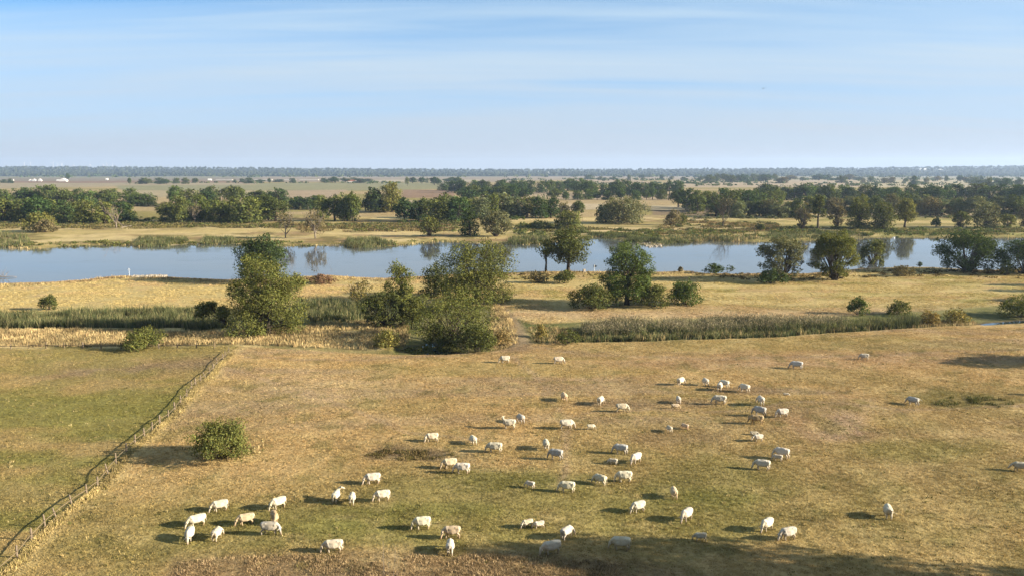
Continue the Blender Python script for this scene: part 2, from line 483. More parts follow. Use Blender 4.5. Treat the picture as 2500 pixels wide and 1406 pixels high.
FIELDS = [  # far fields: outline on the photograph, colour, softness, how ragged
    ([(-900, 427), (3500, 427), (3500, 437), (-900, 437)], (0.24, 0.22, 0.13), 1.0, 2),
    ([(-900, 436), (700, 435), (700, 443), (-900, 444)], (0.25, 0.19, 0.15), 0.8, 2),
    ([(20, 443), (500, 442), (640, 445), (640, 448), (20, 448)], (0.27, 0.14, 0.09), 0.6, 1),
    ([(-900, 448), (640, 447), (640, 456), (300, 455), (-900, 480)], (0.36, 0.27, 0.17), 1, 2),
    ([(280, 454), (620, 452), (640, 448), (1110, 446), (1090, 462), (880, 466), (300, 466)], (0.27, 0.25, 0.12), 1, 1),
    ([(300, 466), (700, 466), (720, 482), (300, 482)], (0.40, 0.30, 0.17), 1, 2),
    ([(690, 466), (850, 464), (800, 486), (690, 484)], (0.40, 0.26, 0.17), 1, 1),
    ([(980, 464), (1110, 464), (1110, 484), (980, 484)], (0.30, 0.16, 0.10), 1, 1),
    ([(640, 432), (1250, 433), (1250, 446), (640, 445)], (0.32, 0.23, 0.17), 1, 2),
    ([(900, 440), (1180, 439), (1180, 444), (900, 444)], (0.42, 0.33, 0.24), .7, 1),
    ([(980, 490), (1060, 490), (1040, 516), (980, 516)], (0.50, 0.36, 0.22), 1, 1),
    ([(1240, 431), (1900, 431), (1900, 438), (1240, 441)], (0.34, 0.25, 0.19), .8, 2),
    ([(1400, 441), (1530, 439), (1600, 447), (1410, 452)], (0.42, 0.28, 0.19), .8, 1),
    ([(1230, 470), (1700, 470), (1700, 490), (1230, 486)], (0.42, 0.28, 0.17), 1, 2),
    ([(1335, 498), (1480, 498), (1480, 516), (1335, 516)], (0.50, 0.36, 0.22), 1, 1),
    ([(1590, 502), (1760, 506), (1760, 516), (1590, 514)], (0.50, 0.37, 0.22), 1, 1),
    ([(1590, 516), (1730, 517), (1740, 527), (1590, 526)], (0.26, 0.16, 0.09), 1, 2),
    ([(1640, 441), (2100, 440), (2100, 458), (1640, 458)], (0.44, 0.31, 0.21), 1, 2),
    ([(2100, 440), (3500, 438), (3500, 462), (2100, 458)], (0.46, 0.36, 0.23), 1, 3),
    ([(1900, 430), (3500, 428), (3500, 440), (1900, 440)], (0.33, 0.28, 0.19), 1, 2),
]
TRACKS = [[(1290, 838), (1150, 862), (900, 876), (600, 872)], [(1300, 842), (1450, 868), (1800, 874), (2150, 866), (2520, 850)], [(1420, 1010), (1600, 1000), (1800, 1008), (1960, 985), (2200, 1000), (2520, 985)], [(1250, 870), (1330, 940), (1390, 1060), (1380, 1200)], [(560, 900), (760, 960), (1000, 1060), (1180, 1080)]]
def paint(x, y):
    x = np.asarray(x, float); y = np.asarray(y, float)
    px, py = proj(x, y)
    sh = x.shape
    n_big = fbm(x / 30, y / 22, 51, 4); n_mid = fbm(x / 7, y / 7, 52, 4); n_fine = fbm(x / 1.7, y / 1.7, 53, 3)
    n_str = fbm(x / 60, y / 9, 54, 4)
    def mix(c, col, k): return c * (1 - k[..., None]) + np.asarray(col) * k[..., None]
    # pasture
    c = np.ones(sh + (3,)) * TAN
    c = mix(c, TAN2, sstep(0.45, 0.65, n_big) * 0.7)
    c = mix(c, OLIVE, np.clip(sstep(1040, 1300, py) * 0.36 + (n_mid - 0.5) * 1.0, 0, 1) * (py > 900))
    c = mix(c, EARTH * 1.1, sstep(0.55, 0.72, n_str) * (1 - sstep(1000, 1100, py)) * 0.6)
    def blob(cx, cy, rx, ry, col, amt, rag=0.9):
        nonlocal c
        d = np.sqrt(((px - cx) / rx) ** 2 + ((py - cy) / ry) ** 2) + (n_mid - 0.5) * rag + (n_big - 0.5) * rag * 0.6
        c = mix(c, col, amt * (1 - sstep(0.55, 1.1, d)))
    blob(1230, 1205, 520, 62, GREEN, 0.52); blob(1760, 1175, 260, 90, GREEN, 0.52); blob(1300, 1180, 260, 34, GREEN * 0.8, 0.6)
    blob(640, 1280, 360, 70, GREEN, 0.6); blob(1050, 1290, 420, 60, GREEN * 1.2, 0.6); blob(1650, 1260, 330, 70, GREEN * 1.1, 0.55)
    blob(2250, 1100, 260, 40, GREEN * 1.2, 0.45); blob(1960, 1000, 220, 30, OLIVE, 0.5); blob(400, 1330, 380, 60, OLIVE, 0.5)
    blob(2020, 1030, 180, 70, PINK * 0.95, 0.4, 1.6); blob(2060, 1040, 60, 40, (0.24, 0.17, 0.13), 0.4, 1.6); blob(1640, 1070, 160, 24, BROWN * 1.1, 0.6)
    blob(1560, 985, 220, 16, EARTH * 0.9, 0.7); blob(1860, 955, 220, 12, EARTH * 0.85, 0.7); blob(1010, 1108, 150, 18, MUD * 1.3, 0.75, 1.2); blob(2350, 975, 150, 22, OLIVE * 0.8, 0.7, 1.3)
    blob(760, 945, 260, 45, (0.44, 0.32, 0.18), 0.6); blob(1250, 900, 420, 20, OLIVE * 1.2, 0.35); blob(2000, 840, 500, 22, OLIVE * 1.25, 0.4)
    blob(1900, 880, 500, 26, (0.40, 0.265, 0.14), 0.6); blob(540, 1112, 110, 18, STRAW * 0.95, 0.55)
    # reddish brown dry scrub at the foot of the bluff
    sd = sdist(px, py, [(380, 1440), (425, 1368), (600, 1354), (1000, 1351), (1340, 1358), (1500, 1372), (1700, 1400), (1900, 1470)]) + (n_mid - 0.5) * 26
    c = mix(c, BROWN * 1.25, 0.85 * sstep(-22, 16, sd))
    c = mix(c, MUD * 1.4, 0.4 * sstep(0.5, 0.7, n_fine) * sstep(-9, 9, sd))
    c = mix(c, (0.14, 0.11, 0.05), 0.8 * (py > 1425) * sstep(0.45, 0.6, n_mid))
    # narrow cattle tracks
    for P in TRACKS:
        k = np.exp(-(seg_dist(px + (n_mid - .5) * 40, (py + (n_mid - .5) * 10) * 3, [(a, b * 3) for a, b in P]) / 9) ** 2)
        c = mix(c, EARTH * 1.15, 0.7 * k * (py > 845))
    # bare and weedy spots
    c = mix(c, OLIVE * 0.75, 0.55 * sstep(0.60, 0.72, fbm(x / 3.2, y / 3.2, 58, 3)))
    c = mix(c, STRAW * 0.9, 0.3 * sstep(0.60, 0.72, fbm(x / 4.1, y / 3.0, 59, 3)))
    # paddock beyond the fence, left
    fx = np.interp(y, SF[::-1, 1], SF[::-1, 0])
    inp = (x < fx) & (py > 848) & (y < 215)
    pc = np.ones(sh + (3,)) * TAN2
    g = sstep(0.42, 0.62, n_str * 0.6 + n_mid * 0.4 + 0.10 * np.sin(py / 22.0) + 0.06)
    pc = mix(pc, GREEN * 1.1, g * np.clip((py - 860) / 140, 0.35, 0.8))
    pc = mix(pc, EARTH * 0.85, 0.8 * np.exp(-((py - (925 - px * 0.075)) / 16) ** 2) * sstep(0, 200, px))
    pc = mix(pc, OLIVE, 0.5 * sstep(0.5, 0.6, n_mid))
    c = np.where(inp[..., None], pc * 0.98, c)
    # pale uncut strip along the fence
    dx = x - fx
    k = sstep(-0.5, 0.4, dx + (n_fine - 0.5) * 1.2) * (1 - sstep(1.2, 3.2, dx + (n_mid - 0.5) * 2.5)) * (py > 850)
    c = mix(c, STRAW * 0.95, k * 0.65)
    # ditch and what is beyond
    e = np.interp(px, EDGE[:, 0], EDGE[:, 1]); n = np.interp(px, NORTH[:, 0], NORTH[:, 1])
    mead = mix(np.ones(sh + (3,)) * YELLOW, OLIVE * 1.3, sstep(0.42, 0.62, n_str) * sstep(900, 1500, px) * 0.75 + sstep(0.5, 0.7, n_str) * 0.25)
    mead = mix(mead, (0.46, 0.31, 0.16), sstep(0.5, 0.66, n_mid * .5 + n_str * .5) * 0.6)
    mead = mix(mead, PINK * 1.1, 0.5 * np.exp(-((py - 757 - n_mid * 20) / 16) ** 2) * (px > 1250))
    k = sstep(-2, 3, e - py + (n_fine - 0.5) * 4)
    c = mix(c, mead, k)
    dz = sstep(-2, 2, py - n + (n_mid - 0.5) * 8) * sstep(-2, 1, e - py)
    dc = mix(np.ones(sh + (3,)) * STRAW * 0.95, OLIVE * 0.7, sstep(0.4, 0.65, n_mid))
    dc = mix(dc, DKGREEN * 1.2, sstep(-4, 6, np.where(px < 960, 800, e - 2) - py) * 0.75)
    c = mix(c, dc, dz)
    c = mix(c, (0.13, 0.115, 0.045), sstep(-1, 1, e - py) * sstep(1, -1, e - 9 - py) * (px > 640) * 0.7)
    tx = np.interp(py, [735, 760, 790, 830, 850, 880], [1222, 1236, 1256, 1272, 1265, 1180])
    trk = np.exp(-((px - tx) / np.interp(py, [735, 830, 860], [10, 26, 50])) ** 4) * (py > 738) * (1 - sstep(846, 872, py))
    c = mix(c, EARTH * 1.0, 0.85 * trk)
    for P in (POND_A, POND_B):
        c = mix(c, MUD, sstep(-6, 2, sdist(px, py, P)))
    # river banks and far side
    far = y > 380
    fb = np.ones(sh + (3,)) * (YELLOW * 0.9)
    fb = mix(fb, OLIVE * 1.15, 0.85 * sstep(0.46, 0.64, fbm(x / 55, y / 26, 61, 4)))
    fb = mix(fb, (0.25, 0.165, 0.085), 0.8 * sstep(0.52, 0.62, fbm(x / 20, y / 24, 62, 4)))
    fb = mix(fb, OLIVE * 0.6, 0.75 * sstep(0.54, 0.62, fbm(x / 11, y / 17, 63, 3)))
    fb = mix(fb, (0.55, 0.43, 0.22), 0.7 * sstep(0.53, 0.63, fbm(x / 38, y / 20, 64, 4)))
    fb = mix(fb, GREEN * 1.2, 0.75 * sstep(595, 585, py + 0 * px) * sstep(1600, 2000, px) * sstep(0.4, 0.5, n_big))
    fb = mix(fb, OLIVE * 0.85, 0.7 * np.exp(-((py - 549) / 7) ** 2))
    fb = mix(fb, YELLOW * 1.05, 0.8 * np.exp(-((py - 564 - 3 * np.sin(px / 160)) / 5) ** 2) * (px < 1300))
    fb = mix(fb, YELLOW * 1.1, 0.7 * np.exp(-((py - 545 - 3 * np.sin(px / 210)) / 4) ** 2) * (px > 1250))
    c = np.where(far[..., None], fb, c)
    sel = (y > 250) & (y < 640)
    if np.any(sel):
        d = np.full(sh, -99.0)
        d[sel] = sdist(x[sel], y[sel], RIVER)
        c = mix(c, np.where((px < 1250)[..., None], (0.34, 0.22, 0.13), (0.28, 0.19, 0.11)), sstep(-16, -3, d + (n_mid - .5) * 8) * (~far) * 0.75)
        c = mix(c, OLIVE * 0.9, sstep(-9, -4, d + (n_mid - .5) * 8) * far * 0.8)
        c = mix(c, SAND * (0.75 + 0.4 * n_fine[..., None]), sstep(-3.4, -1.5, d) * sstep(0.5, 0.62, fbm(x / 22, y / 22, 71, 3)) * 0.8)
        c = mix(c, MUD, sstep(-1.0, 0.3, d))
    # far fields
    ff = sstep(620, 545, py)
    base = mix(np.ones(sh + (3,)) * (0.33, 0.25, 0.13), OLIVE, sstep(0.45, 0.6, fbm(x / 260, y / 120, 81, 4)))
    c = mix(c, base, ff * far * (py < 530))
    for P, col, soft, rag in FIELDS:
        m = (py < 535) & far
        if not np.any(m): continue
        s = sdist(px[m], py[m], P) + (fbm(px[m] / 60, py[m] / 4, 91, 3) - 0.5) * rag
        k = np.zeros(sh); k[m] = sstep(-soft, soft, s)
        c = mix(c, (np.asarray(col) * 0.62 + np.mean(col) * np.array((1.02, 1.03, 0.70)) * 0.38) * 0.86 * (0.82 + 0.36 * n_str[..., None]), k)
    # forest floor on the hills
    c = mix(c, (0.028, 0.036, 0.022), sstep(6800, 7100, y + 500 * (fbm(x / 300, y / 300, 95, 3) - 0.5)))
    return np.clip(ALB * c * (0.86 + 0.28 * n_fine[..., None]), 0.01, 0.75)

# ------------------------------------------------------------------ terrain
ucol = np.linspace(-0.86, 0.86, 471)
rows = np.concatenate([np.arange(-36, 60, 4.0), np.arange(60, 230, 0.85), np.arange(230, 520, 1.25), np.geomspace(520, 7000, 175)])
rows_h = np.concatenate([np.linspace(7000, 12500, 46)])
def fan(rows, cols, off=40.0):
    U, Y = np.meshgrid(cols, rows)
    X = U * (np.maximum(Y, -10) + off)
    r, c = Y.shape
    idx = np.arange(r * c).reshape(r, c)
    Q = np.stack([idx[:-1, :-1], idx[:-1, 1:], idx[1:, 1:], idx[1:, :-1]], -1).reshape(-1, 4)
    return X, Y, Q
X, Y, Q = fan(rows, ucol)
Z = height(X, Y)
me = mesh_np('ground', np.stack([X, Y, Z], -1).reshape(-1, 3), Q, M_GROUND, paint(X, Y).reshape(-1, 3), True)
ground = tag(link('ground', me), kind='structure')
X, Y, Q = fan(rows_h, ucol[::2])
Zh = height(X, Y)
me = mesh_np('hills', np.stack([X, Y, Zh], -1).reshape(-1, 3), Q, M_GROUND, paint(X, Y).reshape(-1, 3), True)
hills = tag(link('hills', me), kind='structure')

def water_sheet(name, poly, z, mat):
    bm = bmesh.new()
    vs = [bm.verts.new((p[0], p[1], z)) for p in poly]
    f = bm.faces.new(vs)
    bmesh.ops.triangulate(bm, faces=[f])
    bm.normal_update()
    for f in bm.faces:
        if f.normal.z < 0: f.normal_flip()
    me = bpy.data.meshes.new(name); bm.to_mesh(me); bm.free(); me.materials.append(mat)
    return tag(link(name, me), kind='structure')
nb = [plane_pt(px, py + 14, WATER_Z) for px, py in NEAR]; fbk = [plane_pt(px, py - 5, WATER_Z) for px, py in FAR]
# one strip of quads between the banks, a little wider than the visible water so that the bank cuts the shoreline
def strip(name, A, B, z, mat, n=160):
    A = np.array(A); B = np.array(B)
    xs = np.linspace(0, 1, n)
    def res(P):
        s = np.concatenate([[0], np.cumsum(np.hypot(*np.diff(P, axis=0).T))]); s /= s[-1]
        return np.stack([np.interp(xs, s, P[:, 0]), np.interp(xs, s, P[:, 1])], -1)
    a, b = res(A), res(B)
    V = np.concatenate([np.c_[a, np.full(n, z)], np.c_[b, np.full(n, z)]])
    i = np.arange(n - 1)
    return tag(link(name, mesh_np(name, V, np.stack([i, i + 1, i + 1 + n, i + n], -1), mat)), kind='structure')
strip('river', nb, fbk, WATER_Z, M_WATER)
for P in (POND_A, POND_B):
    cxy = np.mean([plane_pt(*p) for p in P], 0)
    water_sheet('pond', [tuple(cxy + (np.array(plane_pt(*p)) - cxy) * 1.12) for p in P], POND_Z, M_POND)

# ------------------------------------------------------------------ haze
bm = bmesh.new()
bmesh.ops.create_cube(bm, size=1.0)
me = bpy.data.meshes.new('haze'); bm.to_mesh(me); bm.free()
hz = link('haze', me)
HZ0, HZ1 = -5.5, 245.0
hz.scale = (29000, 13400, HZ1 - HZ0); hz.location = (0, 6450, (HZ0 + HZ1) / 2)
m = bpy.data.materials.new('haze'); m.use_nodes = True
t = m.node_tree; t.nodes.clear()
o = N(t, 'ShaderNodeOutputMaterial'); v = N(t, 'ShaderNodeVolumePrincipled')
v.inputs['Color'].default_value = (0.52, 0.70, 1.0, 1)
v.inputs['Density'].default_value = 4.0e-5
v.inputs['Anisotropy'].default_value = 0.2
L(t, v.outputs[0], o.inputs['Volume'])
me.materials.append(m)
tag(hz, kind='stuff')
# ------------------------------------------------------------------ trees and bushes
def leaf_cloud(blobs, n, leaf, seed, lump=0.3, fill=0.35, droop=0.0, flat=0.75):
    """blobs: (cx,cy,cz,rx,ry,rz).  n small diamond leaves-clusters spread through the outer part of the blobs"""
    g = np.random.default_rng(seed)
    B = np.array(blobs, float)
    w = B[:, 3] * B[:, 5]; w = w / w.sum()
    bi = g.choice(len(B), n, p=w)
    d = g.normal(size=(n, 3)); d /= np.linalg.norm(d, axis=1)[:, None]
    rr = 1 - fill * g.random(n) ** 1.5 - 0.55 * fill * (g.random(n) < 0.25)
    ph = g.random((len(B), 3)) * 20
    l1 = vn(d[:, 0] * 2.3 + ph[bi, 0], d[:, 2] * 2.3 + ph[bi, 1] + d[:, 1] * 1.9, seed)
    rr = rr * (1 - lump + 2 * lump * l1)
    P = B[bi, :3] + d * rr[:, None] * B[bi, 3:]
    P[:, 2] -= droop * (1 - d[:, 2]) * g.random(n) * B[bi, 5]
    keep = (vn(P[:, 0] / (leaf * 5), P[:, 2] / (leaf * 5) + P[:, 1] / (leaf * 4.4), seed + 3) > 0.24) & (P[:, 2] > leaf * 0.2)
    P, d, bi, l1 = P[keep], d[keep], bi[keep], l1[keep]; n = len(P)
    nrm = d * flat + g.normal(size=(n, 3)) * 0.55 + np.array([0, 0, 0.18])
    nrm /= np.linalg.norm(nrm, axis=1)[:, None]
    a = np.cross(nrm, g.normal(size=(n, 3))); a /= np.linalg.norm(a, axis=1)[:, None] + 1e-9
    b = np.cross(nrm, a)
    s = leaf * (0.55 + 0.8 * g.random(n))[:, None]
    V = np.stack([P - a * s * 0.75, P - b * s * 0.42 + nrm * s * 0.12, P + a * s * 0.75, P + b * s * 0.42 + nrm * s * 0.12], 1).reshape(-1, 3)
    Q = np.arange(4 * n).reshape(-1, 4)
    tint = (0.62 + 0.55 * g.random(n)) * (0.80 + 0.4 * g.random(len(B))[bi])
    warm = np.clip(0.5 + 0.9 * (l1 - 0.45) + 0.25 * g.normal(size=n), 0, 1)[:, None]
    col = tint[:, None] * (np.array([0.84, 0.98, 0.9]) * (1 - warm) + np.array([1.12, 1.05, 0.88]) * warm)
    return V, Q, np.repeat(col, 4, 0)

def blobs_for(style, w, h, seed):
    """crown lobes for a tree of radius w and height h standing at the origin"""
    g = random.Random(seed); B = []
    def ring(n, z0, z1, rad_, r0, r1, sq=0.8):
        for i in range(n):
            a = 2 * math.pi * (i + g.random() * 0.8) / n
            k = math.sqrt(g.random()) * 0.35 + 0.65
            r = g.uniform(r0, r1) * w
            B.append((math.cos(a) * rad_ * k * w, math.sin(a) * rad_ * k * w, g.uniform(z0, z1) * h, r, r, r * g.uniform(sq, sq + 0.35)))
    if style == 'round':
        ring(5, 0.42, 0.55, 0.58, 0.34, 0.44); ring(6, 0.6, 0.75, 0.52, 0.34, 0.44); ring(3, 0.8, 0.88, 0.26, 0.3, 0.38); ring(4, 0.28, 0.36, 0.5, 0.24, 0.36)
        B.append((0, 0, 0.62 * h, 0.5 * w, 0.5 * w, 0.28 * h))
    elif style == 'skirt':      # foliage down to the ground
        ring(8, 0.10, 0.24, 0.66, 0.32, 0.42); ring(7, 0.34, 0.54, 0.62, 0.34, 0.44); ring(6, 0.6, 0.76, 0.56, 0.32, 0.44); ring(4, 0.80, 0.9, 0.34, 0.26, 0.36)
        B.append((0, 0, 0.5 * h, 0.5 * w, 0.5 * w, 0.36 * h))
    elif style == 'umbrella':   # open, several stems, foliage above
        ring(7, 0.5, 0.66, 0.7, 0.26, 0.36, 0.7); ring(6, 0.66, 0.8, 0.5, 0.28, 0.38, 0.7); ring(4, 0.82, 0.9, 0.3, 0.26, 0.34, 0.6); ring(6, 0.3, 0.46, 0.74, 0.18, 0.28, 0.7); ring(6, 0.12, 0.26, 0.55, 0.14, 0.22, 0.8)
    elif style == 'slim':
        ring(3, 0.45, 0.6, 0.45, 0.4, 0.55); ring(3, 0.66, 0.8, 0.4, 0.45, 0.6); ring(2, 0.84, 0.92, 0.2, 0.4, 0.5)
    elif style == 'tall':
        ring(6, 0.6, 0.72, 0.6, 0.34, 0.46); ring(5, 0.74, 0.85, 0.5, 0.34, 0.46); ring(3, 0.88, 0.94, 0.24, 0.3, 0.4)
    elif style == 'cone':
        ring(6, 0.12, 0.25, 0.62, 0.32, 0.4); ring(6, 0.3, 0.48, 0.5, 0.34, 0.42); ring(4, 0.52, 0.68, 0.32, 0.32, 0.4); ring(3, 0.72, 0.84, 0.15, 0.24, 0.3); B.append((0, 0, 0.92 * h, 0.16 * w, 0.16 * w, 0.09 * h))
        B.append((0, 0, 0.4 * h, 0.5 * w, 0.5 * w, 0.36 * h))
    elif style == 'bush':
        ring(6, 0.22, 0.42, 0.6, 0.34, 0.46, 0.8); ring(5, 0.45, 0.62, 0.42, 0.36, 0.48, 0.8); ring(3, 0.66, 0.8, 0.24, 0.26, 0.38, 0.7)
        B = [(a, b, c, d, e, min(f, h * 0.34)) for a, b, c, d, e, f in B]
    elif style == 'lean':       # one sided crown over a leaning trunk
        for i in range(12):
            k = g.random()
            r = g.uniform(0.22, 0.36) * w
            B.append(((0.55 - 1.35 * k) * w, g.uniform(-0.4, 0.4) * w, (0.30 + 0.5 * math.sin(k * 2.6) + g.uniform(-0.1, 0.1)) * h, r, r, min(r * 0.8, h * 0.25)))
    elif style == 'bare':
        ring(6, 0.3, 0.6, 0.75, 0.3, 0.45); ring(6, 0.6, 0.85, 0.6, 0.3, 0.42)
    B = [(a, b, c, d, e, max(f, (0.125 if style in ('skirt', 'cone', 'round', 'slim') else 0.0) * h)) for a, b, c, d, e, f in B]
    ex = max(math.hypot(b[0], b[1]) + b[3] for b in B) if style != 'lean' else w; tp = max(b[2] + b[5] for b in B)
    kx, kz = w / ex, h / tp
    B = [(a * kx, b * kx, c * kz, d * kx, e * kx, f * kz) for a, b, c, d, e, f in B]
    if style in ('bare',): return B
    S_ = []
    for a, b, c, d, e, f in B:      # smaller lobes standing out of each big one
        for q in range(4):
            v = Vector((g.gauss(0, 1), g.gauss(0, 1), g.gauss(0.25, 1))).normalized(); k = g.uniform(0.34, 0.56); m_ = g.uniform(0.62, 1.0)
            S_.append((a + v.x * d * m_, b + v.y * e * m_, max(c + v.z * f * m_, f * k * 0.9), d * k, e * k, f * k * 0.85))
    return [(a, b, c, d * 0.86, e * 0.86, f * 0.86) for a, b, c, d, e, f in B] + S_
def branchy(mb, p, d, ln, r, depth, g, up=0.15):
    pts = [p]; q = Vector(p); d = Vector(d).normalized(); n = 3
    for i in range(n):
        d = (d + Vector((g.uniform(-.3, .3), g.uniform(-.3, .3), g.uniform(-.15, .2) + up)) * 0.6).normalized()
        q = q + d * ln / n; pts.append(q.copy())
    mb.tube(pts, [r * (1 - 0.5 * i / n) for i in range(n + 1)], 5 if r > 0.06 else 4, False)
    if depth > 0:
        for k in range(g.choice((2, 3, 3))):
            i = g.choice((1, 2, 3, 3))
            dd = (d + Vector((g.uniform(-1, 1), g.uniform(-1, 1), g.uniform(-.3, .6))) * 0.85).normalized()
            branchy(mb, pts[i], dd, ln * g.uniform(0.5, 0.75), r * 0.5, depth - 1, g, up)
def trunk_mesh(style, B, w, h, seed, mat):
    g = random.Random(seed + 5); mb = MB()
    r = 0.028 * h + 0.02 * w
    if style == 'bare':
        r *= 0.6
        mb.tube([(0, 0, -0.3), (0.02 * w, 0, 0.15 * h), (0.06 * w, 0.03 * w, 0.42 * h)], [r * 1.25, r, r * 0.7], 8)
        for k in range(10):
            a = k * 0.9 + g.uniform(-.3, .3)
            branchy(mb, (0.05 * w, 0.02 * w, h * g.uniform(0.12, 0.42)), (math.cos(a) * 1.0, math.sin(a) * 0.8, g.uniform(0.5, 1.2)), h * g.uniform(0.28, 0.42), r * 0.5, 3, g, 0.24)
    else:
        stems = {'umbrella': 6, 'bush': 7, 'lean': 1}.get(style, 1)
        if stems > 1:
            for b in B[:max(8, len(B) // 3)]:
                k = g.uniform(0.25, 0.5)
                x0, y0 = g.uniform(-.1, .1) * w, g.uniform(-.1, .1) * w
                mid = Vector((b[0] * 0.45, b[1] * 0.45, b[2] * 0.55)) + Vector((g.uniform(-.05, .05), g.uniform(-.05, .05), 0)) * w
                rr = r * g.uniform(0.2, 0.36) * (0.7 if style == 'bush' else 1)
                mb.tube([(x0, y0, -0.2), mid, (b[0] * 0.9, b[1] * 0.9, b[2])], [rr, rr * 0.7, rr * 0.25], 5, False)
                for q in range(3):
                    d = Vector((g.uniform(-1, 1), g.uniform(-1, 1), g.uniform(0.1, 1))).normalized() * b[3] * 0.85
                    mb.tube([(b[0] * 0.8, b[1] * 0.8, b[2] * 0.88), Vector((b[0], b[1], b[2])) + d], [rr * 0.3, rr * 0.08], 4, False)
        else:
            th = {'tall': 0.82, 'slim': 0.7}.get(style, 0.55) * h
            lean = Vector((g.uniform(-.08, .08) * w, g.uniform(-.08, .08) * w, 0)) if style != 'lean' else Vector((-0.5 * w, 0, 0))
            if style == 'lean': th = 0.42 * h
            base = Vector((0.5 * w, 0, 0)) if style == 'lean' else Vector((0, 0, 0))
            T = [base + lean * k * k + Vector((g.uniform(-.02, .02) * w, g.uniform(-.02, .02) * w, th * k if k else -0.4)) for k in (0, 0.12, 0.35, 0.65, 1.0)]
            rr = [r * 1.35, r, r * 0.8, r * 0.62, r * 0.4]
            mb.tube(T, rr, 8)
            for b in B[:max(6, len(B) // 5)]:
                i = g.choice((2, 3, 3, 4)); c = Vector(b[:3])
                if T[i].z > c.z: i = max(1, i - 1)
                m_ = (T[i] + c) / 2 + Vector((g.uniform(-.06, .06) * w, g.uniform(-.06, .06) * w, -0.02 * h))
                q = rr[i] * 0.5
                mb.tube([T[i], m_, c], [q, q * 0.6, q * 0.25], 5, False)
                for u in range(2):
                    d = Vector((g.uniform(-1, 1), g.uniform(-1, 1), g.uniform(-.1, 1))).normalized() * b[3] * 0.8
                    mb.tube([(m_ + c) / 2, c + d], [q * 0.35, q * 0.1], 4, False)
    return mb.mesh('trunk', mat, True)
def tree_at(x, y, z, w, h, style, tint, name, label, cat, group=None, seed=0, leaf=None, dens=1.0, bark=None, fill=0.35, lump=0.3, droop=0.0, rz=None, squash=0.9):
    seed = seed or R.randrange(10 ** 6)
    root = tag(empty(name, (x, y, z), 0.0 if style == 'lean' else (R.uniform(-3, 3) if rz is None else rz)), label, cat, group)
    leaf = leaf or max(0.20, 1.15 * vdepth(y) / 819.0)
    B = blobs_for(style, w, h, seed)
    tr = link('trunk', trunk_mesh(style, B, w, h, seed, bark or M_BARK), root)
    n = int(dens * 4.9 * (2 * w) * h / leaf ** 2)
    if dens > 0:
        V, Q, col = leaf_cloud(B, max(n, 60), leaf, seed, lump, fill, droop)
        cr = link('crown', mesh_np('crown', V, Q, M_LEAF, col), root)
        cr.color = (tint[0] * 1.22, tint[1] * 1.12, tint[2] * 1.18, 1)
    return root
def tree_px(x0, x1, ytop, ybase, style, tint, name, label, cat, group=None, **k):
    x, y, z = ground_pt((x0 + x1) / 2, ybase)
    w = (x1 - x0) / 2 / F * vdepth(y)
    if style == 'lean': pass
    h = top_z(y + w * 0.2, ytop) - z
    return tree_at(x, y, z, w, max(h, 0.4), style, tint, name, label, cat, group, **k)

